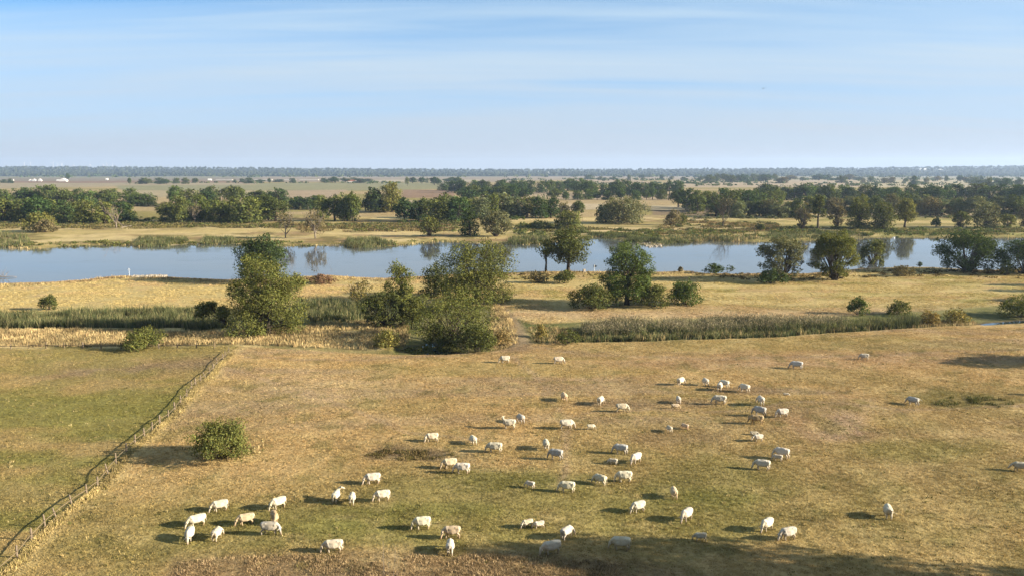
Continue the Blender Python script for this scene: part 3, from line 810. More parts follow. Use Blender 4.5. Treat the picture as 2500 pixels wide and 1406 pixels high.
DK = (0.040, 0.062, 0.026); OL = (0.090, 0.104, 0.035); OLD = (0.066, 0.080, 0.030); YG = (0.125, 0.132, 0.044); BRN = (0.105, 0.095, 0.056); GG = (0.105, 0.115, 0.068); MG = (0.060, 0.088, 0.030)
NEAR_TREES = [
 # x0, x1, top, base, style, tint, name, label, category, options
 (536, 768, 622, 812, 'skirt', OL, 'willow_tree', 'large bushy olive willow, foliage down to the ground, at the left reed beds right end', 'tree', dict(dens=1.35, fill=0.45)),
 (562, 718, 570, 690, 'round', DK, 'river_tree', 'dark rounded tree on the near river bank whose top rises behind the large bushy willow', 'tree', dict(dens=1.2)),
 (480, 590, 728, 806, 'lean', OL, 'spreading_willow', 'low spreading willow with bare forked twigs leaning left out of the large bushy willow', 'tree', dict(dens=0.9)),
 (932, 1030, 634, 792, 'slim', OL, 'slender_tree', 'slender tree with a tall pale trunk and small yellowish top in the pond clump', 'tree', dict(dens=0.5, lump=0.45)),
 (1012, 1112, 640, 722, 'skirt', OLD, 'round_tree', 'medium dark olive tree standing left behind the big spreading willow at the track', 'tree', {}),
 (1048, 1276, 576, 742, 'skirt', OL, 'willow_tree', 'big spreading olive willow left of the dirt track, the tallest tree of the middle clump', 'tree', dict(dens=1.05, fill=0.45, lump=0.42)),
 (868, 1022, 702, 800, 'umbrella', OLD, 'leaning_willow', 'dark willow leaning left over its bent black trunk beside the dry hollow', 'tree', dict(dens=1.2)),
 (975, 1232, 708, 840, 'umbrella', OL, 'pond_willow', 'open willow with visible forked stems standing at the edge of the lily pond', 'tree', dict(dens=0.5, lump=0.45)),
 (1022, 1122, 782, 858, 'bush', OLD, 'willow_bush', 'small dense willow overhanging the dark water of the pond', 'tree', {}),
 (1100, 1232, 788, 858, 'bush', OLD, 'willow_bush', 'wide low willow bush between the pond and the dirt track', 'bush', {}),
 (962, 1052, 716, 802, 'round', OL, 'willow_tree', 'small olive willow between the leaning dark willow and the open pond willow', 'tree', dict(dens=1.0)),
 (1326, 1448, 552, 664, 'round', OLD, 'bank_tree', 'dark oval tree on the near river bank just left of the arrow sign', 'tree', dict(dens=1.15)),
 (1304, 1362, 578, 664, 'slim', OL, 'thin_bank_tree', 'thin sparse tree with slim stems touching the dark oval tree on its left side', 'tree', dict(dens=0.55)),
 (1456, 1604, 586, 744, 'skirt', MG, 'willow_tree', 'tall domed green tree right of the arrow sign, rising out of low bushes', 'tree', dict(dens=1.4, fill=0.45)),
 (1380, 1515, 688, 754, 'bush', OLD, 'willow_bush', 'rounded bush at the left foot of the tall domed green tree', 'bush', dict(dens=1.2)),
 (1548, 1650, 690, 748, 'bush', OLD, 'willow_bush', 'bush at the right foot of the tall domed green tree', 'bush', dict(dens=1.2)),
 (1620, 1722, 682, 742, 'bush', MG, 'willow_bush', 'dark green bush at the right end of the bushes below the tall domed tree', 'bush', dict(dens=1.3)),
 (1840, 1976, 574, 686, 'umbrella', GG, 'bank_willow', 'open bluish green willow with dark bushy foot, leftmost of the right bank trees', 'tree', dict(dens=1.0)),
 (1838, 1935, 655, 692, 'bush', DK, 'willow_bush', 'dark low bush at the foot of the open bluish green willow', 'bush', dict(dens=1.2)),
 (1968, 2106, 564, 684, 'umbrella', OL, 'bank_willow', 'many stemmed olive willow with full rounded crown beside the open bluish green willow', 'tree', dict(dens=1.5)),
 (2094, 2170, 584, 654, 'umbrella', OL, 'bank_willow', 'small umbrella shaped tree at the water right of the many stemmed willow', 'tree', dict(dens=1.0)),
 (2276, 2446, 560, 664, 'umbrella', DK, 'bank_willow', 'broad dark willow with fanned stems standing at the water near the right edge', 'tree', dict(dens=1.15)),
 (2422, 2580, 578, 668, 'umbrella', DK, 'bank_willow', 'dark tree at the water cut by the right photo edge', 'tree', dict(dens=1.2)),
 (2430, 2475, 640, 672, 'bush', OL, 'willow_bush', 'small olive bush below the tree cut by the right photo edge', 'bush', {}),
 (1286, 1342, 660, 690, 'bush', BRN, 'bank_bush', 'brownish bush on the bank at the foot of the thin sparse tree', 'bush', {}),
 (1345, 1410, 656, 692, 'bush', OLD, 'bank_bush', 'olive bush on the bank in front of the dark oval tree', 'bush', {}),
 (1716, 1772, 641, 668, 'bush', DK, 'bank_bush', 'dark rounded bush at the waterline left of the bluish willow, larger of two', 'bush', {}),
 (1770, 1806, 645, 668, 'bush', DK, 'bank_bush', 'dark small bush at the waterline left of the bluish willow, smaller of two', 'bush', {}),
 (2168, 2240, 645, 674, 'bush', BRN, 'bank_bush', 'brownish bush on the dark bank between the small umbrella tree and the broad dark willow', 'bush', {}),
 (2238, 2252, 640, 655, 'slim', DK, 'bank_sapling', 'tiny dark sapling at the waterline left of the broad dark willow', 'tree', {}),
 (1650, 1670, 650, 664, 'bush', BRN, 'bank_bush', 'tiny brown bush at the waterline right of the tall domed green tree', 'bush', {}),
 (2064, 2126, 722, 768, 'bush', MG, 'meadow_bush', 'round green bush standing on the meadow behind the right reed bed', 'bush', dict(dens=1.3)),
 (2158, 2232, 731, 768, 'bush', OLD, 'meadow_bush', 'low dark bush right of the round green meadow bush', 'bush', {}),
 (2425, 2560, 718, 774, 'bush', OL, 'meadow_bush', 'olive willow bush cut by the right photo edge beside the creek', 'bush', {}),
 (92, 147, 716, 756, 'bush', OLD, 'meadow_bush', 'small round bush alone on the yellow meadow far left', 'bush', dict(dens=1.2)),
 (284, 412, 794, 850, 'bush', OL, 'fence_bush', 'olive willow bush right behind the far fence of the paddock', 'bush', dict(dens=1.3)),
 (452, 632, 1016, 1116, 'bush', (0.10, 0.115, 0.04), 'pasture_bush', 'big round green bush alone on the pasture beside the side fence', 'bush', dict(dens=1.5, fill=0.55, lump=0.42)),
 (745, 826, 667, 692, 'bush', (0.13, 0.085, 0.06), 'brown_thicket', 'low reddish brown thicket on the near river bank right of the large bushy willow', 'bush', dict(dens=1.2)),
 (700, 752, 662, 712, 'bush', YG, 'pale_bush', 'yellowish bush showing behind the right side of the large bushy willow', 'bush', dict(dens=0.7)),
 (838, 915, 676, 742, 'bush', (0.22, 0.19, 0.07), 'pale_bush', 'pale yellow airy bush with a slanting stem left of the slender tree', 'bush', dict(dens=0.45)),
 (905, 985, 800, 846, 'bush', (0.17, 0.17, 0.06), 'pale_bush', 'light green weedy clump left of the lily pond', 'bush', dict(dens=0.9)),
 (1195, 1255, 800, 846, 'bush', (0.20, 0.16, 0.08), 'track_bush', 'brownish weedy clump on the left edge of the dirt track', 'bush', dict(dens=0.7)),
 (1300, 1340, 786, 830, 'bush', (0.17, 0.15, 0.06), 'track_bush', 'pale weedy clump right of the dirt track', 'bush', dict(dens=0.7)),
 (1345, 1425, 802, 836, 'bush', OLD, 'track_bush', 'dark low bush at the left end of the right reed bed', 'bush', {}),
 (2290, 2370, 748, 790, 'bush', (0.16, 0.145, 0.06), 'creek_bush', 'pale scrub at the right end of the right reed bed', 'bush', dict(dens=0.7)),
 (2235, 2300, 752, 794, 'bush', (0.17, 0.14, 0.065), 'creek_bush', 'yellowish scrub between the right reed bed and the pale scrub', 'bush', dict(dens=0.7)),
 # far bank, single trees
 (50, 142, 515, 566, 'bush', YG, 'far_bush', 'yellow green bush tree alone on the far bank at the far left', 'tree', dict(dens=1.1)),
 (80, 142, 535, 568, 'bush', BRN, 'far_bush', 'grey brown bush touching the yellow green bush tree on the far bank', 'bush', {}),
 (672, 722, 513, 582, 'bare', BRN, 'bare_tree', 'bare grey tree on the far bank, left and thinner one of the pair', 'tree', dict(dens=0.22, bark=M_PALE_BARK)),
 (738, 802, 508, 583, 'bare', BRN, 'bare_tree', 'bare grey tree with pale trunk on the far bank, larger one of the pair', 'tree', dict(dens=0.28, bark=M_PALE_BARK)),
 (258, 310, 490, 557, 'bare', BRN, 'dead_tree', 'dead broken tree in front of the left wood on the far bank', 'tree', dict(dens=0.03, bark=M_PALE_BARK)),
 (455, 500, 497, 545, 'bare', BRN, 'dead_tree', 'pale dead tree with upright bare limbs in front of the left wood', 'tree', dict(dens=0.02, bark=M_PALE_BARK)),
 (1015, 1080, 528, 578, 'umbrella', OL, 'far_tree', 'small open tree on the far bank above the white fallen logs', 'tree', dict(dens=0.8)),
 (1118, 1176, 505, 578, 'skirt', DK, 'far_willow', 'dark hanging willow on the far bank, left neighbour of the spreading grey green willow', 'tree', dict(droop=0.3)),
 (1166, 1256, 512, 578, 'umbrella', GG, 'far_willow', 'spreading grey green willow on a short forked trunk on the far bank', 'tree', dict(dens=1.4)),
 (1345, 1430, 512, 562, 'bush', OL, 'far_bush', 'olive bush on the far bank behind the dark oval tree', 'bush', {}),
 (1270, 1360, 535, 560, 'bush', OLD, 'far_bush', 'low dark scrub on the far bank left behind the dark oval tree', 'bush', {}),
 (1448, 1592, 472, 546, 'skirt', GG, 'far_willow', 'large rounded grey green willow alone on the far meadow in the middle', 'tree', dict(dens=1.3)),
 (1448, 1510, 495, 544, 'skirt', DK, 'far_willow', 'dark left part tree beside the large rounded grey green willow', 'tree', {}),
 (1610, 1670, 510, 550, 'bush', BRN, 'far_bush', 'grey brown airy bush on the far meadow right of the large rounded willow', 'bush', dict(dens=0.8)),
 (1648, 1682, 522, 546, 'bush', OL, 'far_bush', 'small olive bush beside the grey brown airy bush', 'bush', {}),
 (1752, 1778, 480, 556, 'bare', BRN, 'dead_tree', 'tall thin dead tree on the far bank mirrored in the river', 'tree', dict(dens=0.05)),
 (1840, 1872, 543, 564, 'bush', OLD, 'far_bush', 'small dark bush at the far bank right of the tall thin dead tree', 'bush', {}),
 (1935, 1982, 494, 562, 'umbrella', BRN, 'far_tree', 'thin brownish tree with a dark trunk on the right far bank', 'tree', dict(dens=0.9)),
 (1976, 2016, 476, 564, 'slim', OLD, 'far_tree', 'upright dark olive tree on the right far bank beside the thin brownish tree', 'tree', dict(dens=1.0)),
 (2018, 2066, 500, 556, 'umbrella', BRN, 'far_tree', 'brownish rounded tree on the right far bank', 'tree', dict(dens=1.1)),
 (2062, 2130, 476, 560, 'skirt', OL, 'far_tree', 'tall olive tree on the right far bank, left of the yellowish leaning tree', 'tree', dict(dens=1.1)),
 (2120, 2190, 490, 562, 'skirt', OLD, 'far_tree', 'dark olive tree on the far bank touching the yellowish leaning tree', 'tree', {}),
 (2180, 2238, 482, 556, 'round', YG, 'far_tree', 'yellowish green leaning tree on the right far bank', 'tree', dict(dens=1.1)),
 (2240, 2302, 476, 528, 'skirt', BRN, 'far_tree', 'brown olive tree right of the yellowish leaning tree', 'tree', {}),
 (2270, 2300, 530, 554, 'bush', DK, 'far_bush', 'small round dark bush on the green far meadow at the right', 'bush', {}),
 (2320, 2372, 515, 558, 'umbrella', OLD, 'far_tree', 'small dark tree on the green far meadow at the right', 'tree', {}),
 (2370, 2445, 488, 556, 'skirt', GG, 'far_tree', 'grey green bushy tree on the far meadow near the right edge', 'tree', {}),
 (2440, 2482, 522, 556, 'umbrella', OL, 'far_tree', 'small olive tree right of the grey green bushy tree', 'tree', {}),
 (2480, 2530, 495, 560, 'umbrella', BRN, 'far_tree', 'thin brown tree at the right photo edge on the far bank', 'tree', dict(dens=.8)),
 (885, 948, 456, 517, 'skirt', DK, 'poplar_tree', 'big dark tree standing above the others beyond the river, left of the middle', 'tree', dict(dens=1.3)),
 (925, 988, 443, 517, 'skirt', YG, 'poplar_tree', 'tall yellow green tree joined to the right side of the big dark tree', 'tree', dict(dens=1.3)),
]
for i, (x0, x1, yt, yb, sty, tint, nm, lab, cat, opt) in enumerate(NEAR_TREES):
    tree_px(x0, x1, yt, yb, sty, tint, nm, lab, cat, seed=1000 + i * 7, **opt)
# tall trees on the slope at the right, outside the picture: their shadows fall into it
for i, (x, y, w, h, lab) in enumerate([(71, 76, 7, 24.5, 'tall tree beside the pasture, nearest to the herd'), (79, 70, 7, 25, 'tall tree at the foot of the slope, second from the pasture'), (69, 61, 6, 18.5, 'shorter tree at the foot of the slope'),
        (87, 64, 7.5, 26, 'tall broad tree highest on the slope'), (93, 71, 6.5, 24, 'tall tree at the foot of the slope, farthest from the pasture'), (72, 52, 6, 12.5, 'tree on the slope closest to the viewer'), (63, 66, 3.2, 11, 'slim young tree at the pasture edge'),
        (78, 56, 6.5, 16, 'tree on the slope behind the shorter one'), (99, 60, 7, 26, 'tall tree high on the slope, farthest to the right'), (82, 49, 6, 15.5, 'tree high on the slope towards the viewer')]):
    tree_at(x, y, gz(x, y), w, h, 'tall', DK, 'slope_tree', lab, 'tree', 'trees on the slope at the right', seed=300 + i, leaf=0.45, dens=0.7)
tree_at(139, 173, gz(139, 173), 6.5, 14, 'round', DK, 'pasture_tree', 'dark tree on the pasture beyond the right photo edge', 'tree', seed=330, leaf=0.5, dens=0.9)
tree_at(150, 176, gz(150, 176), 7.5, 15, 'round', DK, 'pasture_tree', 'broad dark tree behind the first one beyond the right photo edge', 'tree', seed=331, leaf=0.5, dens=0.9)
for i, (x, y) in enumerate([(190, 262), (206, 285), (214, 300)]):
    tree_at(x, y, gz(x, y), 6, 12, 'round', OLD, 'meadow_tree', ['dark meadow tree beyond the right photo edge, nearest one', 'dark meadow tree beyond the right photo edge, middle one', 'dark meadow tree beyond the right photo edge, nearest to the river'][i], 'tree', seed=340 + i, leaf=0.6, dens=0.8)

# woods and hedgerows beyond the river: every tree one thing, shapes shared
VAR = {}
def variant(style, i):
    k = (style, i)
    if k not in VAR:
        B = blobs_for(style, 0.5, 1.0, 500 + i * 31 + len(style))
        tm = trunk_mesh(style, B, 0.5, 1.0, 60 + i, M_BARK)
        V, Q, col = leaf_cloud(B, 3000, 0.046, 700 + i * 13 + len(style), 0.34, 0.4)
        VAR[k] = (tm, mesh_np('crown', V, Q, M_LEAF, col))
    return VAR[k]
TINTS = {'dark green': DK, 'mid green': MG, 'olive': OL, 'dark olive': OLD, 'yellow green': YG, 'brownish': BRN, 'grey green': GG}
far_n = 0
used = {}
def far_tree(px, base, top, wpx, tname, style, phrase, group):
    global far_n
    x, y, z = ground_pt(px, base)
    w = wpx * 1.32 / F * vdepth(y); h = max(top_z(y, top) - z, 1.5)
    tm, cm = variant(style, R.randrange(4))
    asp = w / h
    size = 'broad' if asp > 1.15 else ('slim' if asp < 0.62 else ('tall' if base - top > 52 else ('small' if base - top < 20 else 'rounded')))
    root = tag(empty('far_tree' if style != 'bush' else 'far_bush', (x, y, z - 0.1), R.uniform(-3, 3)), f'{size} {tname} tree {phrase}', 'tree', group)
    root.scale = (w, w, h)
    t_ = tm.name; o1 = link('trunk', tm, root); o2 = link('crown', cm, root)
    c = TINTS[tname]; j = R.uniform(1.0, 1.4)
    o2.color = (c[0] * j * R.uniform(.93, 1.07), c[1] * j, c[2] * j, 1)
    far_n += 1
ROWS = [  # x0, x1, base, jitter, top, jitter, count, width px, tints, phrase
 (-30, 330, 506, 4, 456, 8, 12, 46, ('dark green', 'dark olive', 'mid green'), 'in the left wood, back row'),
 (-40, 325, 542, 5, 484, 10, 12, 56, ('olive', 'dark olive', 'dark green', 'olive'), 'in the left wood, front row'),
 (330, 372, 506, 3, 468, 8, 2, 34, ('olive', 'mid green'), 'in the gap between the left woods'),
 (420, 700, 503, 4, 458, 8, 9, 48, ('dark green', 'mid green', 'dark olive'), 'in the second left wood, back row'),
 (395, 690, 541, 5, 482, 10, 11, 54, ('olive', 'dark olive', 'olive', 'dark olive'), 'in the second left wood, front row'),
 (705, 790, 514, 3, 480, 4, 5, 30, ('dark green', 'dark green', 'mid green'), 'in the hedge left of the poplars'),
 (775, 880, 538, 4, 474, 9, 4, 46, ('olive', 'dark olive'), 'in the clump behind the bare pair'),
 (885, 985, 516, 3, 488, 6, 4, 32, ('dark green', 'olive'), 'at the foot of the tall poplars'),
 (980, 1130, 540, 5, 484, 8, 6, 48, ('dark green', 'olive', 'dark olive'), 'in the middle wood, left half'),
 (1070, 1260, 532, 5, 474, 8, 8, 54, ('olive', 'grey green', 'dark olive'), 'in the middle wood, right half'),
 (1120, 1290, 492, 4, 452, 6, 7, 40, ('dark olive', 'dark green'), 'behind the middle wood'),
 (1270, 1350, 532, 3, 474, 6, 3, 50, ('olive', 'dark green'), 'in the clump left of the rounded willow'),
 (1370, 1420, 530, 3, 492, 5, 2, 38, ('brownish', 'dark olive'), 'in the pair left of the rounded willow'),
 (1080, 1430, 470, 4, 437, 5, 17, 30, ('dark green', 'mid green', 'dark green'), 'in the dark belt across the middle'),
 (1400, 1660, 478, 6, 442, 7, 13, 34, ('dark green', 'mid green', 'dark green'), 'in the dark belt right of the middle'),
 (1350, 1660, 489, 2, 462, 5, 12, 24, ('mid green', 'dark olive', 'mid green'), 'in the row along the tan field'),
 (1650, 1900, 512, 6, 460, 8, 12, 44, ('dark green', 'mid green', 'dark olive', 'olive'), 'in the wood right of the tan field'),
 (1740, 1960, 530, 4, 488, 6, 9, 44, ('dark olive', 'grey green', 'brownish'), 'in the right wood, front row, left half'),
 (1960, 2260, 520, 5, 474, 8, 11, 48, ('dark olive', 'olive', 'grey green', 'brownish'), 'in the right wood behind the bank trees'),
 (2250, 2520, 524, 6, 480, 8, 9, 48, ('dark olive', 'brownish', 'grey green'), 'in the right wood, front row, right half'),
 (1850, 2200, 492, 6, 450, 8, 13, 44, ('dark green', 'mid green', 'dark olive'), 'in the right wood, back row, left half'),
 (2180, 2530, 494, 6, 448, 7, 14, 44, ('dark green', 'dark green', 'mid green', 'dark olive'), 'in the right wood, back row, right half'),
 (310, 480, 449, 1.5, 434, 2, 8, 17, ('dark green', 'dark olive'), 'in the hedge on the left fields'),
 (555, 720, 447, 1.2, 436, 2, 7, 18, ('dark green', 'dark green'), 'in the low hedge below the long sheds'),
 (780, 900, 446, 1.2, 434, 2, 7, 20, ('dark green', 'dark olive'), 'around the red roofed farmhouse'),
 (985, 1130, 450, 4, 434, 2, 9, 20, ('dark green', 'mid green', 'grey green'), 'around the grey roofed farmstead'),
 (1420, 1720, 440, 2, 429, 2, 9, 14, ('dark green', 'dark olive'), 'scattered on the distant middle fields'),
 (1725, 1880, 446, 2, 425, 2, 9, 24, ('dark green', 'dark olive'), 'in the distant clump right of the middle'),
 (1880, 2110, 444, 3, 428, 3, 10, 22, ('dark green', 'dark olive', 'brownish'), 'in the distant belt on the right'),
 (2090, 2400, 446, 5, 432, 3, 12, 16, ('dark green', 'dark olive', 'brownish'), 'scattered on the distant right fields'),
 (2360, 2520, 455, 6, 436, 5, 8, 26, ('dark green', 'dark olive', 'brownish'), 'in the distant belt at the right edge'),
 (0, 30, 447, 1, 437, 1, 2, 18, ('dark green',), 'in the distant clump at the left edge'),
]
def far_rows():
    for x0, x1, b, jb, tp, jt, n, wpx, tints, phrase in ROWS:
        for i in range(n):
            px = x0 + (x1 - x0) * (i + 0.5 + R.uniform(-.38, .38)) / n
            j = R.uniform(-1, 1)
            tn = R.choice(tints)
            sty = R.choice(('skirt', 'skirt', 'round')) if b > 480 else R.choice(('round', 'skirt'))
            far_tree(px, b + jb * j * (1 if b > 460 else 1.6), tp + jt * R.uniform(-1, 1) * (1 if b > 460 else 1.5), wpx * (R.uniform(0.75, 1.25) if b > 460 else R.uniform(0.45, 1.5)), tn, sty, phrase, 'trees ' + phrase)
far_rows()
far_tree(166, 443, 422, 9, 'dark green', 'slim', 'shaped like a poplar beside the white farm at the left', 'poplar at the left farm')
# distinguishing place words for trees that would otherwise share a label inside one row
def refine():
    by = {}
    for o in C.objects:
        if o.get('label') and o.name.startswith('far_tree') and o.get('group', '').startswith('trees '):
            by.setdefault(o['group'], []).append(o)
    for g_, L_ in by.items():
        L_.sort(key=lambda o: o.location.x / o.location.y)
        n = len(L_)
        for i, o in enumerate(L_):
            ordn = ['', 'second ', 'third ', 'fourth ', 'fifth ', 'sixth ', 'seventh ', 'eighth ', 'ninth ']
            w = ('leftmost' if i == 0 else 'rightmost' if i == n - 1 else ordn[i] + 'from the left' if i < n / 2 else ordn[n - 1 - i] + 'from the right')
            o['label'] = o['label'].replace(' tree ', f' tree, {w} ', 1)
refine()

# wooded hills: the far wood that reads as one mass
def forest():
    g = np.random.default_rng(5)
    n = 15000
    y = np.concatenate([7000 + 500 * g.random(4500) ** 1.5, 7000 + 3300 * g.random(n - 4500)])
    x = (g.random(n) * 2 - 1) * 0.8 * (y + 40)
    z = height(x, y)
    h = 10 + 20 * g.random(n) ** 2 + 8 * (fbm(x / 240, y / 400, 77, 3) - 0.4); r = h * (0.45 + 0.3 * g.random(n))
    base = np.array([[1, 0, .35], [0, 1, .35], [-1, 0, .35], [0, -1, .35], [0.1, 0.05, 1.0], [0.55, 0.55, 0.75], [-0.55, -0.5, 0.72], [0.5, -0.6, .74], [-0.6, 0.5, .7]])
    Fc = np.array([[0, 5, 4], [5, 1, 4], [1, 8, 4], [8, 2, 4], [2, 6, 4], [6, 3, 4], [3, 7, 4], [7, 0, 4], [0, 1, 5], [1, 2, 8], [2, 3, 6], [3, 0, 7]])
    V = (base[None] * (0.8 + 0.4 * g.random((n, 9, 1))))
    V = V * np.stack([r, r, h], -1)[:, None, :] + np.stack([x, y, z], -1)[:, None, :]
    Q = (Fc[None] + (np.arange(n) * 9)[:, None, None]).reshape(-1, 3)
    col = np.array((0.030, 0.038, 0.024))[None] * (0.65 + 0.9 * g.random((n, 1))) * np.array([1, 1, 1])
    o = link('forest', mesh_np('forest', V.reshape(-1, 3), Q, M_FOREST, np.repeat(col, 9, 0)))
    tag(o, kind='stuff')
forest()

# low scrub on the far bank and under the woods that reads as one mass
def scrub_mass(name, poly, n, r0, r1, hk, pal, seed, leaf=0.8, cut=0.45, ns=22):
    P = fill_px(poly, n, seed, cut, ns); g = np.random.default_rng(seed + 1); B = []
    for q in P:
        r = r0 + (r1 - r0) * g.random() ** 1.6; h = r * hk * (0.7 + 0.6 * g.random())
        B.append((q[0], q[1], gz(q[0], q[1]) + h * 0.35, r, r, h * 0.65))
    V, Q, col = [], [], []
    k = 0
    pal = np.array(pal)
    for i in range(0, len(B), 40):
        z0 = np.array([b[2] - b[5] * 0.54 for b in B[i:i + 40]])
        zo = z0.min() - 1.0
        bl = [(b[0], b[1], b[2] - zo, b[3], b[4], b[5]) for b in B[i:i + 40]]
        v, q_, c = leaf_cloud(bl, int(sum(3.0 * b[3] * b[5] * 4 / leaf ** 2 for b in bl)), leaf, seed + i, 0.3, 0.5)
        v[:, 2] += zo
        c = c * pal[g.integers(0, len(pal), len(v) // 4 // 12 + 1)].repeat(48, 0)[:len(v)]
        V.append(v); Q.append(q_ + k); col.append(c); k += len(v)
    o = link(name, mesh_np(name, np.concatenate(V), np.concatenate(Q), M_BUSHES, np.concatenate(col)))
    tag(o, kind='stuff')
# ------------------------------------------------------------------ grass, reeds, scrub
def tufts(name, pts, h, wd, pal, seed, blades=5, spread=0.5, lean=0.45, plume=None):
    """pts: (n,2) positions; h/wd: blade height and width; pal: list of colours"""
    g = np.random.default_rng(seed)
    n = len(pts); m = n * blades
    z = height(pts[:, 0], pts[:, 1])
    P = np.repeat(np.c_[pts, z], blades, 0) + np.c_[g.normal(size=(m, 2)) * spread, np.zeros(m)]
    a = g.random(m) * 2 * np.pi
    hh = np.repeat(h * (0.6 + 0.8 * g.random(n)) * (0.62 + 0.76 * fbm(pts[:, 0] / (4 * h + 1), pts[:, 1] / (4 * h + 1), seed, 3)), blades) * (0.7 + 0.5 * g.random(m))
    ww = wd * (0.6 + 0.8 * g.random(m))
    side = np.c_[np.cos(a), np.sin(a), np.zeros(m)]
    ln = np.c_[g.normal(size=(m, 2)) * lean, np.zeros(m)] * hh[:, None] * 0.6
    up = np.c_[np.zeros((m, 2)), hh]
    pal = np.array(pal) * ALB
    ci = pal[g.integers(0, len(pal), n)]
    col = np.repeat(ci * (0.25 + 1.5 * fbm(pts[:, 0] / 4, pts[:, 1] / 4, seed + 9, 3))[:, None], blades, 0) * (0.7 + 0.6 * g.random((m, 1)))
    V = [P - side * ww[:, None], P + side * ww[:, None], P + up * 0.6 + ln * 0.4 + side * ww[:, None] * 0.7, P + up + ln, P + up * 0.6 + ln * 0.4 - side * ww[:, None] * 0.7]
    k = 5
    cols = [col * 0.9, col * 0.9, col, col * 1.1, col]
    F_ = np.array([[0, 1, 2], [0, 2, 4], [4, 2, 3]])
    if plume is not None:
        plume = np.array(plume) * ALB
        T = P + up + ln
        s2 = side * (0.06 + 0.05 * g.random(m))[:, None]
        V += [T - s2, T + s2, T + up * 0.15 + ln * 0.3]
        s2 = s2 * (g.random(m) < 0.45)[:, None]
        pc = np.array(plume) * (0.7 + 0.6 * g.random((m, 1)))
        cols += [pc, pc, pc]; k = 8
        F_ = np.concatenate([F_, [[5, 6, 7]]])
    V = np.stack(V, 1).reshape(-1, 3)
    Q = (F_[None] + (np.arange(m) * k)[:, None, None]).reshape(-1, 3)
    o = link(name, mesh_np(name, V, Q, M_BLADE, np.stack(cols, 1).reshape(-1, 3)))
    return tag(o, kind='stuff')
def fill_px(poly, n, seed, noise_cut=0.0, ns=5.0):
    """n points spread evenly over the ground inside an outline on the photograph"""
    W_ = np.array([plane_pt(*p) for p in poly])
    g = np.random.default_rng(seed)
    lo, hi = W_.min(0), W_.max(0)
    out_ = np.zeros((0, 2))
    while len(out_) < n:
        q = lo + (hi - lo) * g.random((n * 3, 2))
        ok = sdist(q[:, 0], q[:, 1], W_) > 0
        if noise_cut: ok &= fbm(q[:, 0] / ns, q[:, 1] / ns, seed, 3) > noise_cut
        if not ok.any(): break
        out_ = np.concatenate([out_, q[ok]])
    return out_[:n]
REEDG = [(0.12, 0.13, 0.055), (0.095, 0.11, 0.045), (0.17, 0.165, 0.075), (0.075, 0.092, 0.04), (0.24, 0.21, 0.10)]
REEDB = [(0.15, 0.15, 0.06), (0.11, 0.13, 0.05), (0.22, 0.19, 0.10), (0.085, 0.105, 0.04)]
PLUME = (0.27, 0.23, 0.14)
DRY = [(0.50, 0.38, 0.18), (0.56, 0.44, 0.22), (0.42, 0.31, 0.15), (0.34, 0.24, 0.12)]
# reed beds in the ditch
def reeds(name, poly, n, h, pal, seed, plume=None, blades=5, wd=0.065, label=None):
    return tufts(name, fill_px(poly, n, seed, 0.36, 3.0), h, wd, pal, seed + 1, blades, 0.4, 0.34, plume)
reeds('reed_bed', [(-200, 800), (-200, 774), (0, 770), (180, 764), (450, 757), (560, 762), (575, 800), (480, 806), (300, 800), (0, 798)], 5200, 2.2, REEDG, 401)
reeds('reed_bed', [(745, 762), (755, 742), (870, 745), (900, 752), (880, 775), (760, 780)], 900, 2.2, REEDG, 403)
reeds('reed_bed', [(1425, 822), (1422, 800), (1560, 795), (1760, 785), (1870, 790), (2060, 786), (2080, 800), (1650, 815)], 4200, 2.2, REEDB + REEDG[:2], 405, PLUME)
reeds('reed_bed', [(1640, 815), (1850, 792), (1980, 790), (2150, 784), (2240, 778), (2240, 796), (2150, 801)], 1900, 2.1, REEDG + REEDB[:2], 407)
reeds('reed_bed', [(1400, 832), (1420, 816), (1650, 814), (1850, 806), (2150, 794), (2180, 799), (1850, 818), (1650, 826)], 2400, 1.4, REEDB + REEDG + DRY[:1], 409)
# dry tall grass between the ditch and the fences
tufts('dry_tall_grass', fill_px([(-200, 848), (-200, 806), (0, 802), (280, 806), (520, 812), (700, 800), (760, 800), (800, 812), (900, 815), (960, 835), (900, 852), (700, 846), (560, 842), (0, 846)], 5200, 411), 0.75, 0.06, DRY, 412, 5, 0.4)
tufts('dry_tall_grass', fill_px([(2150, 800), (2200, 780), (2330, 776), (2380, 782), (2380, 788), (2250, 797)], 700, 413), 0.9, 0.06, DRY + REEDB[:1], 414, 5, 0.4)
tufts('dry_tall_grass', fill_px([(1205, 745), (1228, 750), (1258, 800), (1262, 838), (1200, 852), (1190, 800)], 900, 415), 0.7, 0.06, DRY, 416, 5, 0.4)
tufts('dry_tall_grass', fill_px([(1290, 800), (1310, 795), (1420, 800), (1420, 830), (1300, 832)], 600, 417), 0.7, 0.06, DRY + REEDB[:2], 418, 5, 0.4)
# pale uncut grass along the side fence
def fence_grass():
    g = np.random.default_rng(31)
    k = g.random(4200); i = (k * (len(SF) - 1)).astype(int); f = k * (len(SF) - 1) - i
    P = SF[i] * (1 - f[:, None]) + SF[i + 1] * f[:, None]
    P = P + np.c_[0.15 + 0.9 * 0.6 * np.abs(g.normal(size=4200)), g.normal(size=4200) * 0.3]
    tufts('fence_grass', P, 0.30, 0.045, [(0.50, 0.39, 0.18), (0.42, 0.32, 0.14), (0.32, 0.26, 0.10)], 32, 4, 0.15)
fence_grass()
